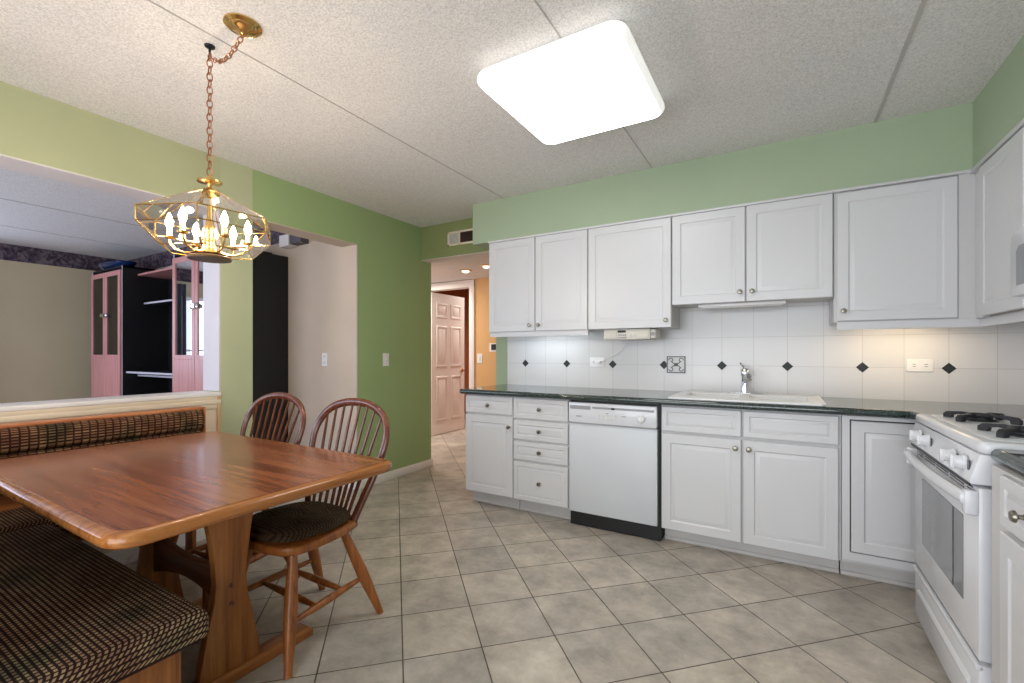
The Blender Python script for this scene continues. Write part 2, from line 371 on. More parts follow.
def struct(name, mb, mat, **k):
    o = mb.build(name, mat, **k); o['kind'] = 'structure'; return o
def tag(o, label, cat, group=None):
    o['label'] = label; o['category'] = cat
    if group: o['group'] = group
    return o
def thing(name, label, cat, loc=(0, 0, 0), group=None):
    o = bpy.data.objects.new(name, None); C.objects.link(o); o.location = loc; o['_o'] = tuple(loc)
    return tag(o, label, cat, group)
def bx(*a, mi=0):
    m = MB(); m.box(*a, mi=mi); return m
def rbx(*a, r=0.005, seg=2):
    m = MB(); m.rbox(*a, r=r, seg=seg); return m
def copy_tree(o, parent=None):
    c = o.copy(); C.objects.link(c)
    if parent is not None: c.parent = parent
    for ch in list(o.children): copy_tree(ch, c)
    return c
def rrect(x0, x1, y0, y1, r, n=6):
    pts = []
    for cx, cy, a0 in ((x1 - r, y1 - r, 0), (x0 + r, y1 - r, PI / 2), (x0 + r, y0 + r, PI), (x1 - r, y0 + r, 1.5 * PI)):
        for i in range(n + 1):
            a = a0 + PI / 2 * i / n; pts.append((cx + r * math.cos(a), cy + r * math.sin(a)))
    return pts

# ------------------------------------------------------------------ room constants
XL, XR, YB, YF = -3.136, 1.15, 3.48, -1.8      # left face, right wall, back wall, wall behind the camera
CZ = 2.44
WT = 0.2                                        # thickness of the left partition
YW = 2.685                                      # living room back wall (beige)
XFAR = -7.73
HD = 2.11                                       # header height

# floors, ceilings
struct('floor', bx(XL - WT, XR + 0.1, YF - 0.1, 4.9, -0.08, 0), M['floor'])
struct('floor_hall', bx(-6.5, XL - WT, 3.65, 4.9, -0.08, 0), M['floor'])
struct('floor_living', bx(XFAR - 0.1, XL - WT, YF - 0.1, YW, -0.08, 0), M['carpet'])
struct('floor_bedroom', bx(-6.5, -2.0, 4.9, 8.0, -0.08, 0), M['floor'])
struct('ceiling', bx(XL - WT, XR + 0.1, YF - 0.1, 3.6, CZ, CZ + 0.1), M['ceiling'])
struct('ceiling_living', bx(XFAR - 0.1, XL - WT, YF - 0.1, YW + 0.1, CZ, CZ + 0.1), M['ceiling'])
for k, x in enumerate((-1.96, -0.766, 0.44)):
    wd = 0.016 if k == 2 else 0.005
    struct('trim_ceiling_seam_%d' % (k + 1), bx(x - wd / 2, x + wd / 2, YF, 3.17, CZ - 0.003, CZ + 0.001), M['seam'])
for k, x in enumerate((-4.3, -5.5, -6.65)):
    struct('trim_living_seam_%d' % (k + 1), bx(x - 0.008, x + 0.008, YF, YW, CZ - 0.003, CZ + 0.001), M['seam'])

# left partition: half wall, column, beam, header, wall towards the hall
struct('wall_half', bx(XL - WT, XL, YF, 1.578, 0, 0.896), M['cream'])
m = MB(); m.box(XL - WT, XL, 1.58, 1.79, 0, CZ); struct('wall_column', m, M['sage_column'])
struct('trim_column_jamb', bx(XL - WT, XL - 0.001, 1.572, 1.58, 0.925, 2.095), M['jamb'])
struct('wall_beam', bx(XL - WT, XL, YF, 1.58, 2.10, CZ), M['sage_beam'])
struct('trim_beam_soffit', bx(XL - WT, XL - 0.001, YF, 1.58, 2.094, 2.10), M['offwhite'])
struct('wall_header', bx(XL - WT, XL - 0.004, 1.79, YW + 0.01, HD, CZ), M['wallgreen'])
struct('trim_header_soffit', bx(XL - WT, XL - 0.008, 1.79, YW, HD - 0.006, HD), M['beige'])
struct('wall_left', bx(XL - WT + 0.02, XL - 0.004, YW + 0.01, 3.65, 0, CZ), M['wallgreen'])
m = MB(); m.box(XFAR, XL - WT, YW, YW + 0.1, 0, CZ); m.box(XL - WT, XL - 0.005, YW, YW + 0.1, 0, HD - 0.006)
struct('wall_living_back', m, M['beige'])
m = MB(); m.box(XFAR - 0.1, XFAR, 1.08, YW + 0.1, 0, CZ); m.box(XFAR - 0.1, XFAR, YF, -1.2, 0, CZ); m.box(XFAR - 0.1, XFAR, -1.2, 1.08, 0, 0.88); m.box(XFAR - 0.1, XFAR, -1.2, 1.08, 2.02, CZ)
struct('wall_living_far', m, M['tan'])
m = MB()
for q in ((-1.2, 1.08, 0.88, 0.93), (-1.2, 1.08, 1.97, 2.02), (-1.2, -1.15, 0.88, 2.02), (1.03, 1.08, 0.88, 2.02), (-0.13, -0.07, 0.88, 2.02), (-1.2, 1.08, 1.20, 1.23)): m.box(XFAR - 0.07, XFAR + 0.06, *q)
struct('window_3', m, M['whitetrim'])
for lab, ya, yb in (('grey curtain drawn to the far side of the living room window', 1.03, 1.32), ('grey curtain drawn to the near side of the living room window', -1.5, -1.15)):
    m = MB(); pts = []; n = 40
    for i in range(n + 1): pts.append((XFAR + 0.085 + 0.03 * math.sin(i / n * 2 * PI * 5), ya + (yb - ya) * i / n))
    m.prism(pts + [(x - 0.012, y) for x, y in pts[::-1]], 'Z', 0.05, 2.2)
    tag(m.build('curtain', M['curtain'], loc=(XFAR + 0.08, ya, 0.05)), lab, 'curtain', 'living room curtains')
# half wall cap and mouldings
m = MB(); m.rbox(XL - WT - 0.02, XL + 0.014, YF, 1.578, 0.896, 0.920, r=0.004)
struct('trim_half_wall_cap', m, M['whitetrim'])
m = MB(); m.rbox(XL, XL + 0.010, YF, 1.58, 0.872, 0.897, r=0.003); m.rbox(XL, XL + 0.014, YF, 1.58, 0.845, 0.873, r=0.004); m.rbox(XL, XL + 0.008, YF, 1.58, 0.815, 0.845, r=0.003)
struct('trim_half_wall_moulding', m, M['cream'])
struct('trim_half_wall_post', rbx(XL - 0.001, XL + 0.012, 1.556, 1.578, 0, 0.896, r=0.003), M['postwood'])
# wallpaper border in the living room
struct('trim_wallpaper_border_far', bx(XFAR, XFAR + 0.004, YF, YW, 2.25, CZ), M['border'])
struct('trim_wallpaper_border_back', bx(XFAR, -4.02, YW - 0.004, YW, 2.25, CZ), M['border'])
# baseboards
m = MB(); m.rbox(XL - 0.004, XL + 0.010, YW, 3.66, 0, 0.075, r=0.003); struct('baseboard_left', m, M['whitetrim'])
m = MB(); m.rbox(XL, XL + 0.012, YF, 1.8, 0, 0.09, r=0.003); struct('baseboard_half_wall', m, M['whitetrim'])
m = MB(); m.rbox(XFAR, XL, YW - 0.012, YW, 0, 0.09, r=0.003); struct('baseboard_living', m, M['whitetrim'])

# back wall, right wall, wall behind camera
XE = -2.231
struct('wall_back', bx(XE, XR, YB, YB + 0.12, 0, CZ), M['sage'])
struct('wall_right', bx(XR, XR + 0.1, YF, YB + 0.12, 0, CZ), M['sage'])
m = MB()
m.box(XFAR, -7.0, YF - 0.1, YF, 0, CZ); m.box(-4.2, -2.5, YF - 0.1, YF, 0, CZ); m.box(0.7, XR, YF - 0.1, YF, 0, CZ)
m.box(-7.0, -4.2, YF - 0.1, YF, 2.25, CZ); m.box(-7.0, -4.2, YF - 0.1, YF, 0, 0.45); m.box(-2.5, 0.7, YF - 0.1, YF, 2.2, CZ)
struct('wall_front', m, M['beige'])
def window(name, x0, x1, z0, z1, n):
    m = MB(); t = 0.05
    m.box(x0, x1, YF - 0.07, YF - 0.03, z0, z0 + t); m.box(x0, x1, YF - 0.07, YF - 0.03, z1 - t, z1)
    for i in range(n + 1):
        x = x0 + (x1 - x0 - t) * i / n; m.box(x, x + t, YF - 0.07, YF - 0.03, z0, z1)
    o = struct(name, m, M['whitetrim'])
    g = MB(); g.box(x0, x1, YF - 0.052, YF - 0.048, z0, z1); p = g.build('pane', M['glass'], o, loc=(0, 0, 0))
window('window_1', -7.0, -4.2, 0.45, 2.25, 3)
window('added_window_2', -2.5, 0.7, 0.0, 2.2, 2)  # unseen patio door, added as an opening for fill light

# soffit over the wall cabinets
SX = 0.83
m = MB(); m.box(-2.27, XR, 3.174, YB, 2.098, CZ); m.box(SX, XR, YF, 3.174, 2.098, CZ)
struct('wall_soffit', m, M['sage'])
# header above the hall opening
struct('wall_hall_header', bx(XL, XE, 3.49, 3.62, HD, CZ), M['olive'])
# hall: sloping ceiling, orange end wall, side walls, room beyond
HY0, HZ = 4.9, 2.148
struct('ceiling_hall', bx(-6.5, XE + 0.3, 3.66, HY0, HZ, HZ + 0.05), M['offwhite'])
struct('trim_hall_header_soffit', bx(XL - WT, XE + 0.3, 3.494, 3.66, HD - 0.004, HD), M['offwhite'])
struct('wall_hall_left', bx(-6.5, XL - WT + 0.02, 3.60, 3.65, 0, HZ), M['offwhite'])
struct('wall_hall_end', bx(-3.51, -1.93, HY0, HY0 + 0.1, 0, HZ), M['orange'])
struct('wall_hall_right', bx(-1.93, -1.85, YB + 0.12, HY0, 0, HZ), M['orange'])
m = MB(); m.box(-6.5, -4.33, HY0, HY0 + 0.1, 0, HZ); m.box(-4.33, -3.51, HY0, HY0 + 0.1, 2.07, HZ)
struct('wall_hall_door', m, M['orange'])
m = MB(); y = HY0
m.rbox(-3.553, -3.470, y - 0.018, y, 0, 2.14, r=0.004); m.rbox(-4.40, -4.32, y - 0.018, y, 0, 2.14, r=0.004); m.rbox(-4.40, -3.470, y - 0.02, y, 2.045, 2.142, r=0.004)
m.box(-3.553, -3.53, y, y + 0.1, 0, 2.07); m.box(-4.33, -4.305, y, y + 0.1, 0, 2.07); m.box(-4.33, -3.53, y, y + 0.1, 2.045, 2.07)
struct('trim_door_casing', m, M['doorpaint'])
m = MB(); m.box(-6.5, -2.0, 7.4, 7.5, 0, 2.8); m.box(-2.6, -2.5, 5.01, 7.4, 0, 2.8); m.box(-6.6, -6.5, 5.0, 7.5, 0, 2.8); m.box(-6.5, -2.6, 4.96, 5.0, 2.148, 2.8)
struct('wall_bedroom', m, M['rust'])
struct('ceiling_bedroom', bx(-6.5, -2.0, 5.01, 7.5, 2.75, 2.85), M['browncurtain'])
# six panel door, open into the room beyond (leaf lies along Y)
DY0, DW, DH, DX = 4.95, 0.77, 2.035, -4.25
m = MB(); m.box(DX - 0.035, DX, DY0, DY0 + DW, 0.008, DH)
for (a, b, z0, z1) in ((0.10, 0.35, 1.68, 1.90), (0.43, 0.68, 1.68, 1.90), (0.10, 0.35, 0.97, 1.57), (0.43, 0.68, 0.97, 1.57), (0.10, 0.35, 0.20, 0.84), (0.43, 0.68, 0.20, 0.84)):
    m.panel((DX, DY0 + a, z0), (0, 1, 0), (1, 0, 0), b - a, z1 - z0, [(0, 0.0), (0, 0.003), (0.010, 0.010), (0.018, 0.010), (0.030, 0.001), (0.045, 0.001), (0.060, 0.007)])
d = struct('door_1', m, M['doorpaint'], loc=(DX, DY0, 0)); d['label'] = 'open six panel hall door'
d['_o'] = (DX, DY0, 0)
m = MB(); m.lathe([(0.028, 0), (0.028, 0.008), (0.010, 0.012), (0.010, 0.045)], (DX, DY0 + DW - 0.06, 0.91), 12, 'x')
m.tube([(DX + 0.04, DY0 + DW - 0.055, 0.91), (DX + 0.045, DY0 + DW - 0.10, 0.912), (DX + 0.045, DY0 + DW - 0.17, 0.902)], 0.010, 8)
m.build('door_handle', M['brass'], d)

# ------------------------------------------------------------------ backsplash (tile wall with small diamonds)
m = MB(); m.box(-2.103, XR - 0.001, 3.47, YB, 0.895, 1.50); m.box(-0.58, 0.26, 3.47, YB, 1.50, 1.52)
for k in range(8):
    x = -1.92 + 0.39 * k
    m.prism([(x - 0.032, 1.085), (x, 1.053), (x + 0.032, 1.085), (x, 1.117)], 'Y', 3.4685, 3.472, mi=1)
struct('wall_backsplash', m, [M['tilewall'], M['diamond']])
m = MB(); m.box(XR - 0.01, XR, 1.3, 3.47, 0.895, 1.36); struct('wall_backsplash_right', m, M['tilewall'])

# decorative relief tile
m = MB(); m.rbox(-0.731, -0.598, 3.464, 3.47, 1.026, 1.150, r=0.002, seg=1)
cx, cz = -0.6645, 1.088
for a, b, c_, d_ in ((-0.064, 0.064, 0.054, 0.060), (-0.064, 0.064, -0.060, -0.054), (-0.064, -0.058, -0.06, 0.06), (0.058, 0.064, -0.06, 0.06)):
    m.box(cx + a, cx + b, 3.461, 3.465, cz + c_, cz + d_, mi=1)
for sx in (-1, 1):
    for sz in (-1, 1):
        pts = []
        for i in range(14):
            t = i / 13 * 1.6 * PI; rr = 0.018 - 0.010 * i / 13
            pts.append((cx + sx * (0.034 + rr * math.cos(t)), 3.4625, cz + sz * (0.032 + rr * math.sin(t))))
        m.tube(pts, 0.0028, 6, mi=1)
        m.tube([(cx + sx * 0.006, 3.4625, cz + sz * 0.004), (cx + sx * 0.02, 3.4625, cz + sz * 0.010), (cx + sx * 0.03, 3.4625, cz + sz * 0.022)], 0.003, 6, mi=1)
for i in range(6):
    a = PI / 3 * i; m.tube([(cx, 3.4625, cz), (cx + 0.014 * math.cos(a), 3.4625, cz + 0.014 * math.sin(a))], 0.003, 6, mi=1)
tag(m.build('decorative_tile', [M['deco'], M['decodark']], loc=(-0.6645, 3.47, 1.026)), 'small square relief tile with dark scrollwork set in the white backsplash', 'tile')

# ------------------------------------------------------------------ cabinets
DOORP = [(0, 0), (0, 0.016), (0.003, 0.019), (0.052, 0.019), (0.058, 0.0135), (0.063, 0.0135), (0.080, 0.0195), (0.082, 0.0195)]
DRAWP = [(0, 0), (0, 0.016), (0.003, 0.019), (0.030, 0.019), (0.034, 0.0135), (0.038, 0.0135), (0.048, 0.0195), (0.049, 0.0195)]
UX, NYm = Vector((1, 0, 0)), Vector((0, -1, 0))      # cabinets on the back wall face -Y
UY, NXm = Vector((0, -1, 0)), Vector((-1, 0, 0))     # cabinets on the right wall face -X
def knob(parent, p, axis, r=0.0145):
    m = MB(); m.lathe([(0.009, 0.0), (0.009, 0.003), (0.0055, 0.006), (0.0055, 0.014), (r, 0.019), (r, 0.023), (r * 0.8, 0.0275), (r * 0.35, 0.029)], p, 14, axis)
    m.build('knob', M['nickel'], parent)
def door_b(root, x0, x1, z0, z1, yf, kn=None, name='door', prof=DOORP):
    m = MB(); m.panel((x0, yf, z0), UX, NYm, x1 - x0, z1 - z0, prof)
    o = m.build(name, M['cab'], root)
    if kn: knob(o, (kn[0], yf - 0.0185, kn[1]), 'Y')
    return o
def door_r(root, y0, y1, z0, z1, xf, kn=None, name='door', prof=DOORP):   # y0 > y1 : from far to near
    m = MB(); m.panel((xf, y0, z0), UY, NXm, y0 - y1, z1 - z0, prof)
    o = m.build(name, M['cab'], root)
    if kn: knob(o, (xf - 0.0185, kn[0], kn[1]), 'X')
    return o
BF = 2.89            # front of base carcasses
def base_root(name, label, x, g='base cabinets under the counter'):
    return thing(name, label, 'cabinet', (x, 3.15, 0), g)
def base_carcass(root, x0, x1, top=0.852, toe=True, sink=False):
    m = MB(); 
    if sink:
        m.box(x0, x1, BF, YB - 0.012, 0.10, 0.70)
        for q in ((x0, x1, BF, 2.97), (x0, x1, 3.36, YB - 0.012), (x0, -0.56, 2.97, 3.36), (0.16, x1, 2.97, 3.36)): m.box(*q, 0.70, top)
    else: m.box(x0, x1, BF, YB - 0.012, 0.10, top)
    m.build('carcass', M['cabside'], root)
    if toe:
        m = MB(); m.box(x0 + 0.002, x1 - 0.002, 2.975, 3.0, 0.0, 0.10); m.rbox(x0 + 0.002, x1 - 0.002, 2.965, 2.975, 0.0, 0.022, r=0.003)
        m.build('toe_kick', M['toekick'], root)
r = base_root('base_cabinet', 'white base cabinet with one drawer over one door at the left end of the counter', -1.91)
base_carcass(r, -2.124, -1.695)
door_b(r, -2.122, -1.697, 0.112, 0.700, BF, (-1.725, 0.629))
door_b(r, -2.122, -1.697, 0.716, 0.845, BF, (-1.91, 0.778), 'drawer', DRAWP)
r = base_root('drawer_cabinet', 'white base cabinet of four stacked drawers beside the dishwasher', -1.47)
base_carcass(r, -1.693, -1.256)
for z0, z1 in ((0.112, 0.385), (0.401, 0.532), (0.548, 0.685), (0.700, 0.845)):
    door_b(r, -1.690, -1.259, z0, z1, BF, (-1.474, (z0 + z1) / 2), 'drawer', DRAWP)
r = base_root('sink_base_cabinet', 'wide white sink cabinet with two doors under two false drawer fronts', -0.19)
base_carcass(r, -0.640, 0.262, sink=True)
door_b(r, -0.636, -0.199, 0.100, 0.680, BF, (-0.228, 0.632)); door_b(r, -0.187, 0.250, 0.100, 0.680, BF, (-0.160, 0.632))
door_b(r, -0.636, -0.199, 0.698, 0.845, BF, None, 'false_drawer', DRAWP); door_b(r, -0.187, 0.250, 0.698, 0.845, BF, None, 'false_drawer', DRAWP)
r = base_root('corner_base_cabinet', 'white corner base cabinet with one full height framed door beside the range', 0.42)
m = MB(); m.box(0.264, 1.12, BF, YB - 0.012, 0.10, 0.852); m.build('carcass', M['cabside'], r)
m = MB(); m.box(0.264, 0.296, BF - 0.016, BF, 0.118, 0.852); m.box(0.296, 0.62, BF - 0.016, BF, 0.118, 0.158); m.box(0.296, 0.62, BF - 0.016, BF, 0.834, 0.852)
m.build('face_frame', M['cab'], r)
m = MB(); m.box(0.266, 0.60, 2.975, 3.0, 0, 0.10); m.rbox(0.266, 0.60, 2.965, 2.975, 0, 0.022, r=0.003); m.build('toe_kick', M['toekick'], r)
m = MB(); m.box(0.296, 0.62, BF - 0.003, BF - 0.0005, 0.158, 0.834); m.build('dark_gap', M['black'], r)
m = MB(); m.panel((0.302, BF - 0.003, 0.163), UX, NYm, 0.31, 0.664, DOORP); m.build('door', M['cab'], r)
# near right base cabinet
r = thing('base_cabinet', 'white base cabinet with a drawer and door at the near side of the range', 'cabinet', (0.8, 1.5, 0), 'base cabinets under the counter')
RF = 0.515
m = MB(); m.box(RF, XR - 0.012, 1.25, 1.818, 0.10, 0.852); m.build('carcass', M['cabside'], r, bevel=0.001)
m = MB(); m.box(RF + 0.07, RF + 0.09, 1.25, 1.79, 0, 0.10); m.build('toe_kick', M['toekick'], r)
door_r(r, 1.70, 1.25, 0.112, 0.700, RF); door_r(r, 1.70, 1.25, 0.716, 0.848, RF, (1.545, 0.780), 'drawer', DRAWP)

# countertop (with cut-out for the sink), one continuous slab round the corner
CT, CB = 0.895, 0.857
SK = (-0.54, 0.14, 3.04, 3.30)     # sink opening
m = MB()
def ctop(x0, x1, y0, y1, front=False):
    m.box(x0, x1, y0, y1, CB, CT)
yf = 2.846
ctop(-2.142, SK[0], yf, YB - 0.011); ctop(SK[0], SK[1], yf, SK[2]); ctop(SK[0], SK[1], SK[3], YB - 0.011); ctop(SK[1], 0.53, yf, YB - 0.011)
m.prism([(0.53, yf), (0.555, yf - 0.055), (0.555, 2.612), (XR - 0.011, 2.612), (XR - 0.011, YB - 0.011), (0.53, YB - 0.011)], 'Z', CB, CT)
bmesh.ops.remove_doubles(m.bm, verts=m.bm.verts[:], dist=0.0005)
m.tube([(-2.142, yf, 0.876), (0.53, yf, 0.876)], 0.019, 12, ra=1.0)
m.tube([(-2.142, yf, 0.876), (-2.142, YB - 0.012, 0.876)], 0.019, 12)
m.tube([(0.53, yf, 0.876), (0.555, yf - 0.055, 0.876), (0.555, 2.63, 0.876)], 0.019, 12)
tag(m.build('countertop', M['counter'], loc=(-0.8, 3.15, CB)), 'long dark green stone look countertop running along the back wall to the corner', 'countertop')
m = MB(); m.box(0.538, XR - 0.011, 1.25, 1.842, CB, CT); m.tube([(0.538, 1.25, 0.876), (0.538, 1.842, 0.876)], 0.019, 12)
tag(m.build('countertop', M['counter'], loc=(0.8, 1.5, CB)), 'short dark countertop piece on the near side of the range', 'countertop')

# sink and faucet
r = thing('kitchen_sink', 'white double bowl drop-in sink set in the dark countertop', 'sink', (-0.2, 3.15, CT))
m = MB()
X0, X1, Y0, Y1 = -0.60, 0.20, 2.868, 3.43
zt = CT + 0.009
za = CT + 0.0005
c_ = 0.02
m.prism([(X0 + c_, Y0), (X1 - c_, Y0), (X1, Y0 + c_), (X1, 3.05), (X0, 3.05), (X0, Y0 + c_)], 'Z', za, zt); m.prism([(X0, 3.29), (X1, 3.29), (X1, Y1 - c_), (X1 - c_, Y1), (X0 + c_, Y1), (X0, Y1 - c_)], 'Z', za, zt)
m.box(X0, -0.53, 3.05, 3.29, za, zt); m.box(0.13, X1, 3.05, 3.29, za, zt); m.box(-0.225, -0.175, 3.05, 3.29, za, zt)
m.build('rim', M['sink'], r)
for a, b in ((-0.53, -0.225), (-0.175, 0.13)):
    m = MB(); t = 0.006; ya, yb = 3.05, 3.29
    for q in ((a, a + t, ya, yb, CT - 0.16, CT), (b - t, b, ya, yb, CT - 0.16, CT), (a, b, ya, ya + t, CT - 0.16, CT), (a, b, yb - t, yb, CT - 0.16, CT), (a, b, ya, yb, CT - 0.166, CT - 0.16)): m.box(*q)
    m.build('bowl', M['sink'], r)
r = thing('faucet', 'chrome single lever kitchen faucet standing behind the sink', 'faucet', (-0.21, 3.375, zt))
m = MB(); m.prism([(-0.21 + 0.105 * math.cos(2 * PI * i / 28), 3.375 + 0.03 * math.sin(2 * PI * i / 28)) for i in range(28)], 'Z', zt, zt + 0.008, bevel=0.003)
m.build('base_plate', M['chrome'], r)
m = MB(); m.lathe([(0.027, zt + 0.007), (0.025, zt + 0.02), (0.023, zt + 0.05), (0.022, zt + 0.11), (0.027, zt + 0.125), (0.027, zt + 0.155), (0.017, zt + 0.168)], (-0.21, 3.375, 0), 18)
m.build('body', M['chrome'], r)
m = MB(); m.tube([(-0.21, 3.375, zt + 0.06), (-0.20, 3.33, zt + 0.115), (-0.19, 3.27, zt + 0.135), (-0.18, 3.21, zt + 0.125), (-0.175, 3.19, zt + 0.105)], [0.013, 0.013, 0.014, 0.019, 0.018], 14)
m.build('spout', M['chrome'], r)
m = MB(); m.tube([(-0.21, 3.375, zt + 0.155), (-0.222, 3.365, zt + 0.18), (-0.235, 3.34, zt + 0.2)], [0.011, 0.008, 0.006], 10)
m.build('lever', M['chrome'], r)

# dishwasher
r = thing('dishwasher', 'white built-in dishwasher with a control strip and black toe panel', 'dishwasher', (-0.95, 3.15, 0))
m = MB(); m.box(-1.250, -0.648, 2.90, YB - 0.012, 0.005, 0.850); m.build('tub_housing', M['black'], r)
m = MB(); m.rbox(-1.244, -0.660, 2.862, 2.898, 0.105, 0.700, r=0.004); m.build('door', M['dwgrey'], r)
m = MB(); m.rbox(-1.244, -0.660, 2.852, 2.898, 0.708, 0.842, r=0.006)
m.box(-1.236, -0.668, 2.8555, 2.86, 0.700, 0.709, mi=1)
o = m.build('control_panel', [M['appliance'], M['greyplastic']], r)
m = MB()
m.box(-1.232, -1.090, 2.8490, 2.853, 0.798, 0.822, mi=0)
for k in range(16): m.box(-1.225 + 0.009 * k, -1.222 + 0.009 * k, 2.8485, 2.850, 0.801, 0.819, mi=0)
m.build('vent_grille', M['greyplastic'], o)
m = MB(); m.box(-1.075, -0.675, 2.8495, 2.853, 0.806, 0.819); m.build('latch_groove', M['greyplastic'], o)
m = MB(); m.rbox(-0.945, -0.925, 2.843, 2.853, 0.806, 0.818, r=0.002); m.build('latch', M['black'], o)
m = MB()
for k in range(5):
    for j in range(2): m.rbox(-1.035 + k * 0.028, -1.023 + k * 0.028, 2.849, 2.853, 0.735 + j * 0.024, 0.747 + j * 0.024, r=0.001, seg=1)
m.build('buttons', M['cream_plastic'], o)
m = MB(); m.lathe([(0.024, 0), (0.022, 0.006), (0.019, 0.016), (0.017, 0.018)], (-0.752, 2.852, 0.762), 20, 'Y')
m.box(-0.757, -0.747, 2.829, 2.836, 0.744, 0.780); m.build('dial', M['white_plastic'], o)
m = MB()
for k in range(9):
    a = PI * 2 * k / 12 + 0.4; m.box(-0.752 + 0.031 * math.cos(a) - 0.0018, -0.752 + 0.031 * math.cos(a) + 0.0018, 2.8505, 2.8525, 0.762 + 0.031 * math.sin(a) - 0.0018, 0.762 + 0.031 * math.sin(a) + 0.0018)
for k in range(0): m.box(-0.715, -0.690, 2.8505, 2.8525, 0.742 + 0.011 * k, 0.7445 + 0.011 * k)

m.build('dial_marks', M['greyplastic'], o)
for q in ((-1.19, -1.15, 0.748, 0.754), (-0.88, -0.85, 0.765, 0.769), (-0.985, -0.965, 0.777, 0.781)):
    m = MB(); m.box(q[0], q[1], 2.8505, 2.8525, q[2], q[3]); m.build('printed_mark', M['greyplastic'], o)
m = MB(); m.box(-1.244, -0.655, 2.905, 2.925, 0.005, 0.098); m.build('toe_panel', M['black'], r)

# ------------------------------------------------------------------ upper cabinets
UFY = 3.183          # carcass front of the wall cabinets
UT = 2.085
def wall_root(name, label, x): return thing(name, label, 'cabinet', (x, 3.33, 1.35), 'wall cabinets over the backsplash')
def wcarc(root, x0, x1, z0, z1=2.096):
    m = MB(); m.box(x0, x1, UFY, YB - 0.0115, z0, z1); m.build('carcass', M['cabside'], root, bevel=0.001)
r = wall_root('wall_cabinet', 'white wall cabinet with two tall doors at the left end by the hall', -1.66)
wcarc(r, -2.100, -1.229, 1.355)
door_b(r, -2.097, -1.670, 1.345, 2.082, UFY, (-1.712, 1.392)); door_b(r, -1.663, -1.232, 1.345, 2.082, UFY, (-1.632, 1.392))
m = MB(); m.box(-2.098, -1.232, UFY - 0.003, UFY + 0.015, 1.306, 1.355); m.build('light_rail', M['cab'], r)
r = wall_root('wall_cabinet', 'white wall cabinet with a single tall door above the radio', -0.93)
wcarc(r, -1.227, -0.638, 1.345)
door_b(r, -1.224, -0.640, 1.345, 2.082, UFY, (-0.672, 1.394))
r = wall_root('wall_cabinet', 'short white wall cabinet with two doors above the sink', -0.19)
wcarc(r, -0.635, 0.252, 1.495)
door_b(r, -0.632, -0.197, 1.492, 2.082, UFY, (-0.226, 1.552)); door_b(r, -0.189, 0.248, 1.492, 2.082, UFY, (-0.158, 1.552))
r = wall_root('wall_cabinet', 'white corner wall cabinet with one wide door and a blank filler', 0.55)
wcarc(r, 0.254, 1.12, 1.345)
door_b(r, 0.268, 0.773, 1.352, 2.075, UFY, (0.297, 1.408))
m = MB(); m.box(0.776, 0.853, UFY - 0.012, UFY + 0.01, 1.345, 2.096); m.build('filler', M['cabside'], r)
m = MB(); m.box(0.268, 0.870, UFY - 0.010, UFY + 0.01, 1.303, 1.345); m.build('light_rail', M['cab'], r)
m = MB(); m.rbox(-2.105, 0.86, UFY - 0.028, UFY - 0.001, 2.083, 2.098, r=0.003); m.rbox(SX - 0.012, SX + 0.018, 1.3, UFY - 0.01, 2.075, 2.098, r=0.003)
struct('trim_cabinet_top', m, M['cab'])
# right wall cabinet and the one over the microwave
RX = 0.862
r = thing('wall_cabinet', 'white wall cabinet on the right wall left of the microwave', 'cabinet', (1.0, 2.8, 1.35), 'wall cabinets over the backsplash')
m = MB(); m.box(RX, XR - 0.012, 2.582, 3.165, 1.345, 2.075); m.build('carcass', M['cabside'], r)
door_r(r, 3.055, 2.585, 1.350, 2.068, RX - 0.022)
m = MB(); m.box(RX - 0.022, RX - 0.001, 3.057, 3.17, 1.345, 2.075); m.build('filler', M['cab'], r)
m = MB(); m.box(RX - 0.006, RX + 0.015, 2.582, 3.165, 1.303, 1.345); m.build('light_rail', M['cab'], r)
r = thing('wall_cabinet', 'white wall cabinet directly above the microwave at the right edge', 'cabinet', (1.0, 2.2, 1.66), 'wall cabinets over the backsplash')
m = MB(); m.box(RX, XR - 0.012, 1.80, 2.580, 1.665, 2.075); m.build('carcass', M['cabside'], r)
door_r(r, 2.577, 2.20, 1.672, 2.068, RX - 0.022); door_r(r, 2.194, 1.80, 1.672, 2.068, RX - 0.022)
# microwave
r = thing('microwave', 'white over the range microwave, its left end showing at the right edge', 'microwave', (0.97, 2.18, 1.39))
m = MB(); m.rbox(0.815, XR - 0.012, 1.80, 2.566, 1.385, 1.655, r=0.004); m.build('body', M['appliance'], r)
pts = [(2.562, 1.392), (2.562, 1.60), (2.552, 1.625), (2.53, 1.638), (2.45, 1.648), (1.81, 1.650), (1.805, 1.392)]
m = MB(); m.prism(pts, 'X', 0.778, 0.814, bevel=0.004); o = m.build('door', M['appliance'], r)
m = MB(); m.prism([(2.50, 1.43), (2.50, 1.56), (2.48, 1.58), (2.06, 1.58), (2.06, 1.43)], 'X', 0.775, 0.779); m.build('window', M['ovenglass'], o)
m = MB(); m.rbox(0.772, 0.779, 1.82, 2.02, 1.41, 1.63, r=0.002); m.build('keypad', M['darkglass'], r)

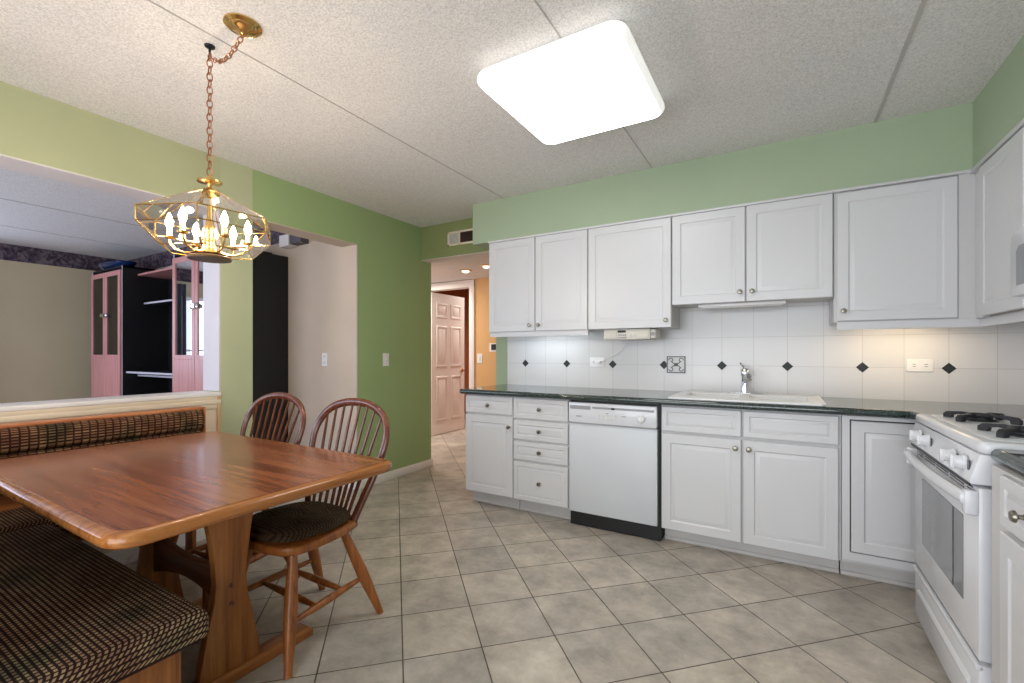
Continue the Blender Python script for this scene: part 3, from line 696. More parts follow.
# under-cabinet lamps
def strip(label, x0, x1, z, mat, on=True):
    r = thing('under_cabinet_light', label, 'lamp', ((x0 + x1) / 2, 3.28, z), 'slim lamps under the wall cabinets')
    m = MB(); m.rbox(x0, x1, 3.235, 3.315, z - 0.022, z - 0.001, r=0.003); m.build('housing', M['white_plastic'], r)
    m = MB(); m.rbox(x0 + 0.02, x1 - 0.02, 3.245, 3.305, z - 0.0275, z - 0.0225, r=0.002, seg=1); m.build('lens', mat, r)
strip('lit cool white slim lamp under the leftmost wall cabinet', -1.86, -1.36, 1.355, M['coolstrip'])
strip('lit warm slim lamp under the corner wall cabinet', 0.36, 0.80, 1.345, M['warmstrip'])
strip('unlit slim white lamp under the short cabinet above the sink', -0.48, 0.02, 1.495, M['white_plastic'])

# under-cabinet radio
r = thing('radio', 'cream under cabinet radio with two speakers and a dark display', 'radio', (-0.92, 3.25, 1.265))
m = MB(); m.rbox(-1.117, -0.785, 3.195, 3.38, 1.268, 1.343, r=0.006); m.build('case', M['cream_plastic'], r)
for a, b in ((-1.108, -1.020), (-0.872, -0.795)):
    m = MB(); m.rbox(a, b, 3.190, 3.196, 1.276, 1.336, r=0.003)
    for k in range(9): m.box(a + 0.006, b - 0.006, 3.188, 3.1905, 1.281 + 0.006 * k, 1.284 + 0.006 * k)
    m.build('speaker_grille', M['cream_plastic'], r)
m = MB(); m.rbox(-1.012, -0.955, 3.191, 3.196, 1.318, 1.334, r=0.001, seg=1); m.build('display', M['darkglass'], r)
m = MB()
for k in range(5): m.rbox(-1.010 + 0.013 * k, -1.001 + 0.013 * k, 3.190, 3.196, 1.278, 1.286, r=0.001, seg=1)
for k in range(4): m.rbox(-1.008 + 0.015 * k, -0.998 + 0.015 * k, 3.190, 3.196, 1.296, 1.306, r=0.001, seg=1)
m.build('buttons', M['greyplastic'], r)
for x in (-0.925, -0.898):
    m = MB(); m.lathe([(0.011, 0), (0.010, 0.008), (0.006, 0.009)], (x, 3.196, 1.300), 14, 'Y'); m.build('tuning_knob', M['lightplastic'], r)
m = MB(); m.rbox(-0.785, -0.750, 3.205, 3.36, 1.275, 1.338, r=0.006); m.build('end_cap', M['lightplastic'], r)
m = MB(); m.lathe([(0.013, 0), (0.012, 0.010), (0.008, 0.012)], (-0.768, 3.205, 1.305), 14, 'Y'); m.build('volume_knob', M['greyplastic'], r)

def plate(name, label, cat, c, u, n, w_, h_, kind, mat=None, group=None):
    # wall plate centred at c; u across, n outward
    c = Vector(c); u = Vector(u); n = Vector(n); z = Vector((0, 0, 1))
    root = thing(name, label, cat, tuple(c), group)
    def slab(a0, a1, z0, z1, d0, d1):
        m = MB(); p = [c + u * a + z * b + n * d_ for a in (a0, a1) for b in (z0, z1) for d_ in (d0, d1)]
        xs = [q.x for q in p]; ys = [q.y for q in p]; zs = [q.z for q in p]
        m.box(min(xs), max(xs), min(ys), max(ys), min(zs), max(zs)); return m
    slab(-w_ / 2, w_ / 2, -h_ / 2, h_ / 2, 0.0005, 0.006).build('cover_plate', mat or M['white_plastic'], root, bevel=0.002)
    if kind == 'outlet_h':
        for s_ in (-1, 1):
            f = slab(s_ * w_ * 0.22 - 0.016, s_ * w_ * 0.22 + 0.016, -0.017, 0.017, 0.006, 0.0085).build('socket', mat or M['white_plastic'], root, bevel=0.001)
            for q in (-0.006, 0.006): slab(s_ * w_ * 0.22 - 0.007, s_ * w_ * 0.22 + 0.007, q - 0.0013, q + 0.0013, 0.0083, 0.0092).build('slot', M['black'], f)
    if kind == 'outlet_v':
        for s_ in (-1, 1):
            f = slab(-0.016, 0.016, s_ * 0.028 - 0.015, s_ * 0.028 + 0.015, 0.006, 0.0085).build('socket', mat or M['white_plastic'], root, bevel=0.001)
            for q in (-0.006, 0.006): slab(q - 0.0015, q + 0.0015, s_ * 0.028 - 0.006, s_ * 0.028 + 0.006, 0.0083, 0.0092).build('slot', M['black'], f)
    if kind == 'switch':
        slab(-0.012, 0.012, -0.028, 0.028, 0.006, 0.009).build('rocker', mat or M['white_plastic'], root, bevel=0.001)
        slab(-0.005, 0.005, -0.002, 0.014, 0.009, 0.018).build('toggle', mat or M['white_plastic'], root, bevel=0.001)
    return root
plate('wall_outlet', 'white double outlet on the backsplash under the warm corner lamp', 'outlet', (0.685, 3.47, 1.100), (1, 0, 0), (0, -1, 0), 0.118, 0.072, 'outlet_h')
plate('wall_outlet', 'white outlet on the backsplash with the radio cord plugged in', 'outlet', (-1.268, 3.47, 1.100), (1, 0, 0), (0, -1, 0), 0.118, 0.072, 'outlet_h')
plate('wall_outlet', 'ivory outlet on the beige wall inside the opening', 'outlet', (-3.557, YW, 1.115), (1, 0, 0), (0, -1, 0), 0.072, 0.118, 'outlet_v')
plate('light_switch', 'white light switch on the green wall by the hall', 'switch', (XL - 0.004, 3.018, 1.112), (0, 1, 0), (1, 0, 0), 0.072, 0.118, 'switch')
plate('light_switch', 'cream light switch on the orange hall wall', 'switch', (-3.388, 4.9, 1.105), (1, 0, 0), (0, -1, 0), 0.08, 0.125, 'switch')
r = plate('thermostat', 'small white thermostat with a black screen on the orange wall', 'thermostat', (-3.185, 4.9, 1.246), (1, 0, 0), (0, -1, 0), 0.11, 0.11, 'none')
m = MB(); m.box(-3.205, -3.135, 4.886, 4.894, 1.215, 1.288); m.build('screen', M['black'], r)
m = MB(); pts = [(-1.242, 3.45, 1.10), (-1.22, 3.435, 1.108), (-1.17, 3.44, 1.135), (-1.10, 3.44, 1.165), (-1.05, 3.43, 1.205), (-1.01, 3.40, 1.245), (-0.995, 3.372, 1.266)]
m.tube(pts, 0.0024, 6); m.rbox(-1.262, -1.232, 3.436, 3.461, 1.090, 1.112, r=0.003)
tag(m.build('power_cord', M['white_plastic'], loc=(-1.12, 3.44, 1.1)), 'thin white power cord drooping from the radio to the outlet', 'cord')

# vent grille on the olive header
r = thing('air_vent', 'rectangular white air vent on the olive header above the hall opening', 'vent', (-2.6, 3.49, 2.27))
m = MB(); x0, x1, z0, z1 = -2.79, -2.33, 2.207, 2.342
for q in ((x0, x1, z0, z0 + 0.018), (x0, x1, z1 - 0.018, z1), (x0, x0 + 0.018, z0, z1), (x1 - 0.018, x1, z0, z1), (-2.655, -2.640, z0, z1)): m.box(q[0], q[1], 3.482, 3.4895, q[2], q[3])
m.build('frame', M['cream'], r)
m = MB(); m.box(x0 + 0.01, x1 - 0.01, 3.4885, 3.4898, z0 + 0.01, z1 - 0.01); m.build('backing', M['black'], r)
m = MB()
for k in range(9): m.box(x0 + 0.018, -2.655, 3.483, 3.487, z0 + 0.022 + k * 0.0108, z0 + 0.0285 + k * 0.0108)
m.build('light_louvres', M['lightplastic'], r)
m = MB()
for k in range(5): m.box(-2.64, x1 - 0.018, 3.484, 3.487, z0 + 0.026 + k * 0.019, z0 + 0.030 + k * 0.019)
m.build('dark_louvres', M['browncurtain'], r)
# boxy vent near the living room ceiling
r = thing('wall_vent', 'small boxy grey vent high on the wall by the living room border', 'vent', (-3.98, 2.66, 2.3))
m = MB(); m.rbox(-4.10, -3.955, 2.59, YW - 0.001, 2.175, 2.285, r=0.004); m.build('housing', M['offwhite'], r)
m = MB(); m.box(-3.950, -3.79, 2.60, YW - 0.001, 2.19, 2.29); m.build('grille', M['ventgrey'], r)

# ------------------------------------------------------------------ range
r = thing('gas_range', 'white freestanding gas range with black grates and a glass oven window', 'stove', (0.8, 2.23, 0))
RY0, RY1 = 1.852, 2.606
m = MB(); m.box(0.545, XR - 0.014, RY0 + 0.006, RY1 - 0.002, 0.02, 0.872); m.build('body', M['black'], r)
# cooktop: rim with lip
m = MB(); m.prism(rrect(0.497, XR - 0.014, RY0 - 0.004, RY1 + 0.004, 0.025, 4), 'Z', 0.872, 0.909, bevel=0.014, seg=4)
m.build('cooktop', M['appliance'], r)
m = MB(); m.prism(rrect(0.535, XR - 0.09, RY0 + 0.045, RY1 - 0.045, 0.03, 4), 'Z', 0.9085, 0.911, bevel=0.001); m.build('burner_well', M['dwgrey'], r)
# control panel, leaning outwards at the foot
m = MB(); m.prism([(0.500, 0.871), (0.477, 0.790), (0.482, 0.782), (0.56, 0.782), (0.56, 0.871)], 'Y', RY0, RY1, bevel=0.003); cp = m.build('control_panel', M['appliance'], r)
for y in (2.455, 2.335, 2.035, 1.930):
    m = MB(); m.lathe([(0.025, 0), (0.024, 0.006), (0.021, 0.008), (0.019, 0.026), (0.016, 0.029)], (0.488, y, 0.832), 20, 'X')
    m.rbox(0.452, 0.468, y - 0.006, y + 0.006, 0.812, 0.852, r=0.003); k = m.build('burner_knob', M['appliance'], cp)
    m = MB(); m.box(0.4835, 0.4875, y - 0.048, y - 0.033, 0.817, 0.847); m.build('knob_mark', M['darkglass'], cp)
m = MB(); m.box(0.4815, 0.486, RY0 + 0.02, RY1 - 0.02, 0.772, 0.783)
m.build('panel_gap', M['black'], r)
# oven door
m = MB(); m.rbox(0.498, 0.543, RY0 + 0.004, RY1 - 0.004, 0.262, 0.772, r=0.006)
od = m.build('oven_door', M['appliance'], r)
m = MB(); m.rbox(0.4955, 0.499, 1.985, 2.475, 0.385, 0.655, r=0.001, seg=1); wn = m.build('window', M['ovenglass'], od)
m = MB(); m.box(0.4945, 0.4957, 2.075, 2.086, 0.388, 0.652); m.build('inner_frame', M['darkglass'], wn)
m = MB()
for (a, b) in ((2.53, 2.47), (2.44, 2.30), (2.28, 2.14), (2.12, 1.98), (1.95, 1.90)):
    for z in (0.742, 0.752, 0.762): m.box(0.4965, 0.499, a, b, z, z + 0.004)
m.build('vent_slots', M['darkglass'], od)
m = MB(); ys = [RY0 + 0.018 + (RY1 - RY0 - 0.036) * i / 14 for i in range(15)]
m.tube([(0.494, ys[0], 0.735)] + [(0.472 - 0.016 * math.sin(PI * i / 14), y, 0.735) for i, y in enumerate(ys)] + [(0.494, ys[-1], 0.735)], 0.0155, 12, ra=1.25, up=(0, 0, 1))
m.rbox(0.468, 0.500, RY0 + 0.002, RY0 + 0.036, 0.69, 0.762, r=0.006); m.rbox(0.468, 0.500, RY1 - 0.036, RY1 - 0.002, 0.69, 0.762, r=0.006)
m.build('handle', M['appliance'], od)
# storage drawer
m = MB(); m.rbox(0.498, 0.543, RY0 + 0.004, RY1 - 0.004, 0.035, 0.250, r=0.006)
m.prism([(0.499, 0.175), (0.490, 0.165), (0.490, 0.150), (0.499, 0.140)], 'Y', RY0 + 0.07, RY1 - 0.07, bevel=0.003); m.rbox(0.491, 0.51, RY0 + 0.004, RY1 - 0.004, 0.232, 0.250, r=0.004)
m.build('storage_drawer', M['appliance'], r)
m = MB(); m.box(0.53, 0.56, RY0 + 0.02, RY1 - 0.02, 0.0, 0.03); m.build('foot_rail', M['black'], r)
def arm(m, cx, cy, ang, rad=0.118, z=0.911):
    ca, sa = math.cos(ang), math.sin(ang)
    prof = [(rad, z + 0.001), (rad, z + 0.016), (rad - 0.012, z + 0.025), (rad - 0.06, z + 0.029), (0.035, z + 0.026), (0.035, z + 0.016), (rad - 0.05, z + 0.018), (rad - 0.028, z + 0.012), (rad - 0.026, z + 0.001)]
    t = MB(); t.prism([(p[0], p[1]) for p in prof], 'Y', -0.009, 0.009)
    m.merge(t, Matrix.Translation((cx, cy, 0)) @ Matrix.Rotation(ang, 4, 'Z'))
for cx in (0.655, 0.925):
    for cy in (2.42, 2.04):
        m = MB(); m.lathe([(0.05, 0.911), (0.048, 0.916), (0.034, 0.918), (0.034, 0.924), (0.030, 0.928)], (cx, cy, 0), 20); m.build('burner_cap', M['iron'], r)
        m = MB()
        for k in range(4): arm(m, cx, cy, PI / 4 + k * PI / 2)
        m.tube([(cx + 0.036 * math.cos(2 * PI * i / 20), cy + 0.036 * math.sin(2 * PI * i / 20), 0.932) for i in range(20)], 0.006, 8, closed=True)
        m.build('burner_grate', M['iron'], r)

# ------------------------------------------------------------------ ceiling lamp
r = thing('ceiling_light', 'large square flush ceiling light with a white rounded diffuser', 'lamp', (-0.82, 1.97, CZ))
m = MB(); m.rbox(-1.125, -0.53, 1.70, 2.28, 2.40, CZ - 0.001, r=0.004); m.build('base_plate', M['lightplastic'], r)
m = MB(); m.prism(rrect(-1.165, -0.490, 1.615, 2.345, 0.07, 6), 'Z', 2.345, 2.400, bevel=0.026, seg=5)
for f in m.bm.faces: f.material_index = 0 if f.normal.z < -0.95 else 1
m.build('diffuser', [M['diffuser'], M['diffuser_side']], r)
m = MB(); m.lathe([(0.008, 2.41), (0.008, 2.43)], (-0.83, 1.695, 0), 10); m.build('latch', M['black'], r)

# ------------------------------------------------------------------ chandelier
HX, HY = -2.035, 0.984
ch = thing('chandelier', 'hexagonal clear glass and brass chandelier hanging over the dining table', 'chandelier', (HX, HY, 1.56))
m = MB(); m.lathe([(0.066, CZ - 0.001), (0.066, CZ - 0.006), (0.055, CZ - 0.014), (0.050, CZ - 0.012), (0.040, CZ - 0.022), (0.022, CZ - 0.026), (0.014, CZ - 0.036), (0.004, CZ - 0.040)], (-1.795, 0.987, 0), 28)
m.build('canopy', M['brass'], ch)
def link(m, p, d, L=0.030, wd=0.018, th=0.0022, flip=0):
    d = Vector(d).normalized(); a = Vector((0, 0, 1)) if abs(d.z) < 0.7 else Vector((1, 0, 0))
    a = (a - d * a.dot(d)).normalized(); b = d.cross(a)
    s_ = a if flip % 2 == 0 else b
    pts = [Vector(p) + d * (math.cos(t) * L / 2) + s_ * (math.sin(t) * wd / 2) for t in [2 * PI * i / 12 for i in range(12)]]
    m.tube(pts, th, 6, closed=True)
m = MB(); z = 2.395; k = 0
while z > 1.90:
    link(m, (HX, HY, z), (0.04, 0.03, 1), 0.036, 0.021, 0.0025, k); z -= 0.028; k += 1
n = 12
for i in range(n + 1):
    t = i / n; x = HX + (-1.795 - HX) * t; zz = 2.395 + 0.005 * t - 0.06 * math.sin(PI * min(1, t * 1.0)) * (1 - 0.35 * t)
    t2 = t + 0.02; x2 = HX + (-1.795 - HX) * t2; z2 = 2.395 + 0.005 * t2 - 0.06 * math.sin(PI * min(1, t2)) * (1 - 0.35 * t2)
    link(m, (x, HY + 0.003 * t, zz), (x2 - x, 0, z2 - zz), 0.030, 0.018, 0.0024, i)
m.build('chain', M['copper'], ch)
m = MB(); m.lathe([(0.005, 1.905), (0.012, 1.895), (0.014, 1.885), (0.045, 1.880), (0.045, 1.874), (0.010, 1.868), (0.008, 1.855), (0.014, 1.848), (0.006, 1.838)], (HX, HY, 0), 22)
m.build('crown_cap', M['brass'], ch)
A0 = math.radians(-35)
def hexp(rad, z, k): return Vector((HX + rad * math.cos(A0 + k * PI / 3), HY + rad * math.sin(A0 + k * PI / 3), z))
ZT, ZB2, ZL, ZA = 1.719, 1.664, 1.588, 1.845
RT, RB, RA = 0.246, 0.170, 0.020
fr = MB()
for k in range(6):
    for (ra_, za, rb_, zb) in ((RT, ZT, RT, ZB2), (RA, ZA, RT, ZT), (RT, ZB2, RB, ZL)):
        fr.tube([hexp(ra_, za, k), hexp(rb_, zb, k)], 0.0026, 6)
    for rr, zz in ((RT, ZT), (RT, ZB2), (RB, ZL), (RA, ZA)): fr.tube([hexp(rr, zz, k), hexp(rr, zz, k + 1)], 0.0026, 6)
fr.build('frame', M['brass'], ch)
for k in range(6):
    for (ra_, za, rb_, zb) in ((RA, ZA, RT, ZT), (RT, ZT, RT, ZB2), (RT, ZB2, RB, ZL)):
        m = MB(); v = [m.bm.verts.new(p) for p in (hexp(ra_, za, k), hexp(ra_, za, k + 1), hexp(rb_, zb, k + 1), hexp(rb_, zb, k))]
        f = m.bm.faces.new(v); nrm = f.normal.copy() if f.normal.length else None
        f.normal_update(); ex = bmesh.ops.extrude_face_region(m.bm, geom=[f]); vs_ = [e for e in ex['geom'] if isinstance(e, bmesh.types.BMVert)]
        bmesh.ops.translate(m.bm, verts=vs_, vec=f.normal * 0.002); m.build('glass_pane', M['glass'], ch)
m = MB(); m.lathe([(0.078, 1.556), (0.080, 1.564), (0.072, 1.569)]+[(0.03, 1.571)], (HX, HY, 0), 28); m.build('bottom_plate', M['shaded_brass'], ch)
m = MB(); m.lathe([(0.060, 1.5715), (0.070, 1.576), (0.040, 1.584), (0.030, 1.60), (0.022, 1.63), (0.030, 1.66), (0.016, 1.70), (0.010, 1.74), (0.008, 1.84)], (HX, HY, 0), 28)
m.build('stem', M['brass'], ch)
for k in range(6):
    a = A0 + PI / 6 + k * PI / 3; ca, sa = math.cos(a), math.sin(a)
    m = MB(); prof = [(0.02, 1.60), (0.05, 1.583), (0.085, 1.578), (0.118, 1.590), (0.135, 1.612), (0.137, 1.630)]
    m.tube([(HX + p * ca, HY + p * sa, z) for p, z in prof], 0.0045, 8)
    m.lathe([(0.006, 1.627), (0.018, 1.632), (0.020, 1.638), (0.010, 1.640)], (HX + 0.137 * ca, HY + 0.137 * sa, 0), 14)
    ar = m.build('arm', M['brass'], ch)
    m = MB(); m.lathe([(0.009, 1.639), (0.009, 1.672), (0.007, 1.673)], (HX + 0.137 * ca, HY + 0.137 * sa, 0), 12); cs = m.build('candle_sleeve', M['candle'], ar)
    m = MB(); m.lathe([(0.006, 1.673), (0.012, 1.685), (0.013, 1.697), (0.009, 1.713), (0.003, 1.728), (0.001, 1.732)], (HX + 0.137 * ca, HY + 0.137 * sa, 0), 12); m.build('bulb', M['bulb'], ar)
m = MB(); m.lathe([(0.020, CZ - 0.001), (0.018, CZ - 0.006), (0.005, CZ - 0.008), (0.004, CZ - 0.03)], (HX, HY, 0), 16)
m.tube([(HX, HY, 2.412), (HX + 0.006, HY, 2.402), (HX + 0.004, HY, 2.392), (HX - 0.004, HY, 2.390), (HX - 0.008, HY, 2.398)], 0.003, 6)
tag(m.build('ceiling_hook', M['black'], loc=(HX, HY, CZ)), 'dark swag hook in the ceiling holding the chandelier chain', 'hook')

# ------------------------------------------------------------------ dining table
r = thing('dining_table', 'oak trestle dining table with a reddish wood grain laminate top', 'table', (-1.985, 0.87, 0))
m = MB(); m.prism(rrect(-2.678, -1.292, 0.418, 1.318, 0.075, 5), 'Z', 0.712, 0.749, bevel=0.017, seg=4); m.build('tabletop_edge', M['oakedge'], r)
m = MB(); m.prism(rrect(-2.650, -1.320, 0.446, 1.290, 0.06, 5), 'Z', 0.7485, 0.7502); m.build('laminate_surface', M['laminate'], r)
for xc in (-1.702, -2.268):
    yc = 0.887
    prof = [(0.105, 0.045), (0.098, 0.10), (0.080, 0.20), (0.058, 0.30), (0.052, 0.36), (0.056, 0.43), (0.070, 0.54), (0.088, 0.63), (0.100, 0.69)]
    pts = [(yc + a, z) for a, z in prof] + [(yc - a, z) for a, z in prof[::-1]]
    m = MB(); m.prism(pts, 'X', xc - 0.018, xc + 0.018, bevel=0.003); tb = m.build('trestle_board', M['oakz'], r)
    if xc > -2:
        for z in (0.344, 0.279):
            m = MB(); m.lathe([(0.009, 0), (0.008, 0.003), (0.004, 0.004)], (xc + 0.018, yc, z), 12, 'x'); m.build('bolt', M['darkoak'], tb)
    m = MB(); m.prism([(0.555, 0.001), (0.555, 0.028), (0.575, 0.046), (1.185, 0.046), (1.207, 0.028), (1.207, 0.001)], 'X', xc - 0.034, xc + 0.030, bevel=0.004); m.build('trestle_foot', M['oaky'], r)
    m = MB(); m.rbox(xc - 0.03, xc + 0.03, 0.55, 1.22, 0.688, 0.712, r=0.003); m.build('top_cleat', M['oaky'], r)
m = MB(); tp = [(-2.25 + 0.53 * i / 10, 0.415 - 0.035 * math.sin(PI * i / 10)) for i in range(11)]
bt = [(-1.72 - 0.53 * i / 10, 0.26 + 0.045 * math.sin(PI * i / 10)) for i in range(11)]
m.prism(tp + bt, 'Y', 0.872, 0.902, bevel=0.002); m.build('stretcher', M['darkoak'], r)

# ------------------------------------------------------------------ corner bench
r = thing('corner_bench', 'oak corner bench upholstered in brown woven fabric around the table', 'bench', (-2.6, 0.6, 0))
m = MB(); m.rbox(-2.66, -1.360, 0.19, 0.668, 0.372, 0.462, r=0.032, seg=5); m.build('seat_cushion', M['seatweave'], r)
m = MB(); m.rbox(-3.02, -2.67, 0.72, 1.375, 0.372, 0.458, r=0.03, seg=5); m.build('seat_cushion', M['seatweave'], r)
m = MB(); m.rbox(-3.02, -2.665, 0.19, 0.715, 0.372, 0.466, r=0.034, seg=5); m.build('corner_cushion', M['seatweave'], r)
m = MB(); m.rbox(-2.995, -2.925, 0.10, 1.40, 0.725, 0.838, r=0.034, seg=6); m.build('back_bolster', M['backweave'], r)
m = MB(); m.rbox(-2.995, -2.945, 0.10, 1.395, 0.545, 0.722, r=0.022, seg=4); m.build('back_pad', M['backweave'], r)
m = MB(); m.rbox(-3.04, -2.996, 0.10, 1.412, 0.36, 0.845, r=0.006); m.rbox(-3.06, -2.968, 0.10, 1.415, 0.836, 0.850, r=0.005); m.rbox(-3.04, -2.962, 1.402, 1.412, 0.53, 0.85, r=0.004); m.build('back_frame', M['oakback'], r)
m = MB(); m.box(-2.70, -1.44, 0.22, 0.60, 0.33, 0.371); m.box(-3.03, -2.70, 0.22, 1.36, 0.33, 0.371); m.build('seat_board', M['oakx'], r)
m = MB(); m.rbox(-1.445, -1.42, 0.20, 0.615, 0.0, 0.371, r=0.003); m.build('end_panel', M['oakz'], r)
m = MB(); m.rbox(-3.03, -2.72, 0.42, 0.445, 0.0, 0.33, r=0.003); m.build('support_panel', M['oakz'], r)
m = MB(); m.rbox(-3.03, -2.95, 1.33, 1.355, 0.0, 0.33, r=0.003); m.build('rear_leg', M['oakz'], r)
m = MB(); m.rbox(-2.98, -1.42, 0.12, 0.165, 0.0, 0.845, r=0.006); m.build('near_back_frame', M['oakx'], r)
m = MB(); m.rbox(-2.90, -1.44, 0.165, 0.215, 0.50, 0.83, r=0.022, seg=4); m.build('near_back_pad', M['seatweave'], r)

# ------------------------------------------------------------------ windsor chairs
def make_chair():
    r = thing('dining_chair', '', 'chair', (0, 0, 0), 'bow back oak dining chairs')
    W = [(0.0, -0.212), (0.09, -0.208), (0.165, -0.190), (0.208, -0.145), (0.216, -0.07), (0.210, 0.02), (0.196, 0.10), (0.172, 0.16), (0.12, 0.192), (0.05, 0.203), (0, 0.205)]
    pts = W + [(-a, b) for a, b in W[-2:0:-1]]
    m = MB(); m.prism(pts, 'Z', 0.412, 0.446, bevel=0.010, seg=3); m.build('seat', M['chairwood'], r)
    feet = {}
    for sx in (-1, 1):
        for (yt, yb, xt, xb) in ((-0.12, -0.205, 0.135, 0.232), (0.115, 0.262, 0.125, 0.203)):
            a = Vector((sx * xt, yt, 0.415)); b = Vector((sx * xb, yb, 0.0)); feet[(sx, yt < 0)] = (a, b)
            n = 12; rad = [0.016, 0.018, 0.0195, 0.021, 0.0225, 0.024, 0.0245, 0.024, 0.0225, 0.020, 0.018, 0.016, 0.0145]
            m = MB(); m.tube([a.lerp(b, i / n) for i in range(n + 1)], rad, 12); m.build('leg', M['chairwood'], r)
    L = lambda k, t: feet[k][0].lerp(feet[k][1], t)
    def sp(a, b, r0=0.008, r1=0.015): 
        m = MB(); m.tube([a.lerp(b, i / 8) for i in range(9)], [r0 + (r1 - r0) * math.sin(PI * i / 8) for i in range(9)], 10); m.build('stretcher', M['chairwood'], r)
    S = {}
    for sx in (-1, 1):
        a, b = L((sx, True), 0.60), L((sx, False), 0.56); S[sx] = (a, b); sp(a, b)
    for t in (0.33, 0.68): sp(S[-1][0].lerp(S[-1][1], t), S[1][0].lerp(S[1][1], t))
    half = [(0.158, 0.148, 0.440), (0.183, 0.172, 0.520), (0.210, 0.196, 0.600), (0.232, 0.221, 0.680), (0.244, 0.243, 0.750), (0.241, 0.262, 0.808), (0.214, 0.280, 0.862), (0.167, 0.291, 0.901), (0.10, 0.300, 0.925), (0.035, 0.304, 0.934)]
    bow = [Vector(p) for p in half] + [Vector((-x, y, z)) for x, y, z in half[::-1]]
    # smooth the bow
    sm = []
    for i in range(len(bow) - 1):
        p0, p1, p2, p3 = bow[max(i - 1, 0)], bow[i], bow[i + 1], bow[min(i + 2, len(bow) - 1)]
        for j in range(3):
            t = j / 3; sm.append(0.5 * ((2 * p1) + (p2 - p0) * t + (2 * p0 - 5 * p1 + 4 * p2 - p3) * t * t + (3 * p1 - p0 - 3 * p2 + p3) * t ** 3))
    sm.append(bow[-1])
    m = MB(); m.tube(sm, 0.019, 12, ra=0.62, up=(0, 1, 0)); m.build('bow', M['bowwood_shaded'], r)
    for i in range(8):
        f = (i - 3.5) / 3.5; xs = f * 0.118; xt = f * 0.188
        top = min([p for p in sm], key=lambda p: abs(p.x - xt) + (10 if p.z < 0.7 else 0))
        a = Vector((xs, 0.165 - 0.02 * abs(f), 0.443)); b = Vector((xt, top.y, top.z))
        m = MB(); m.tube([a.lerp(b, k / 6) for k in range(7)], [0.0065, 0.0075, 0.008, 0.0075, 0.0068, 0.006, 0.0052], 8); m.build('spindle', M['bowwood_shaded'], r)
    return r
def make_pad():
    r = thing('chair_pad', '', 'cushion', (0, 0, 0.447), 'tufted pads on the dining chairs')
    m = MB(); nr, na = 14, 48; rings = []
    tufts = [(0, 0), (-0.09, -0.08), (0.09, -0.08), (-0.085, 0.07), (0.085, 0.07)]
    def outline(a):
        ex = 3.2; ca, sa = math.cos(a), math.sin(a); k = (abs(ca) ** ex + abs(sa) ** ex) ** (-1 / ex)
        wdt = 0.200 - 0.018 * (sa if sa > 0 else 0)
        return wdt * ca * k, 0.192 * sa * k - 0.012
    top = []; bot = []
    for i in range(nr + 1):
        q = i / nr; rt = []; rb = []
        for j in range(na):
            x, y = outline(2 * PI * j / na); x *= q; y *= q
            h = 0.034 * (1 - q ** 6) ** 0.45 if q < 1 else 0.0
            for tx, ty in tufts: h -= 0.015 * math.exp(-((x - tx) ** 2 + (y - ty) ** 2) / 0.0009) * (1 - q ** 3)
            h -= 0.010 * math.exp(-x * x / 0.0006) * (1 - q ** 2) * 0.3
            rt.append((x, y, 0.460 + h)); rb.append((x, y, 0.460 - 0.012 * (1 - q ** 8)))
        top.append(rt); bot.append(rb)
    def sheet(rows, flip, skiplast=False):
        V = [[m.bm.verts.new(p) for p in row] for row in rows[1:]]
        c = m.bm.verts.new(rows[0][0])
        for j in range(na):
            q = (c, V[0][j], V[0][(j + 1) % na]); f = m.bm.faces.new(q[::-1] if flip else q); f.smooth = True
        for A, B in zip(V, V[1:]):
            for j in range(na):
                q = (A[j], B[j], B[(j + 1) % na], A[(j + 1) % na]); f = m.bm.faces.new(q[::-1] if flip else q); f.smooth = True
    sheet(top, False); sheet(bot, True)
    bmesh.ops.remove_doubles(m.bm, verts=m.bm.verts[:], dist=0.0004)
    m.build('padded_cover', M['padweave'], r, sharp=80)
    for tx, ty in tufts:
        m = MB(); zc = 0.460 + 0.034 - 0.015
        m.lathe([(0.007, zc - 0.002), (0.0075, zc + 0.001), (0.004, zc + 0.0035)], (tx, ty, 0), 10); m.build('tuft_button', M['padweave'], r)
    return r
c1 = make_chair(); c1['label'] = 'bow back oak chair nearest the camera, at the right end of the table'
p1 = make_pad(); p1['label'] = 'dark brown tufted pad on the right dining chair'
c2 = copy_tree(c1); c2['label'] = 'bow back oak chair behind the table, in front of the beige wall opening'
p2 = copy_tree(p1); p2['label'] = 'dark tufted pad on the left dining chair, mostly hidden under the table'
for c_, p_, x, y, a in ((c1, p1, -1.762, 1.205, 0.0), (c2, p2, -2.375, 1.215, 0.03)):
    c_.location = (x, y, 0); c_.rotation_euler = (0, 0, a)
    p_.location = (x, y, 0.447); p_.rotation_euler = (0, 0, a)

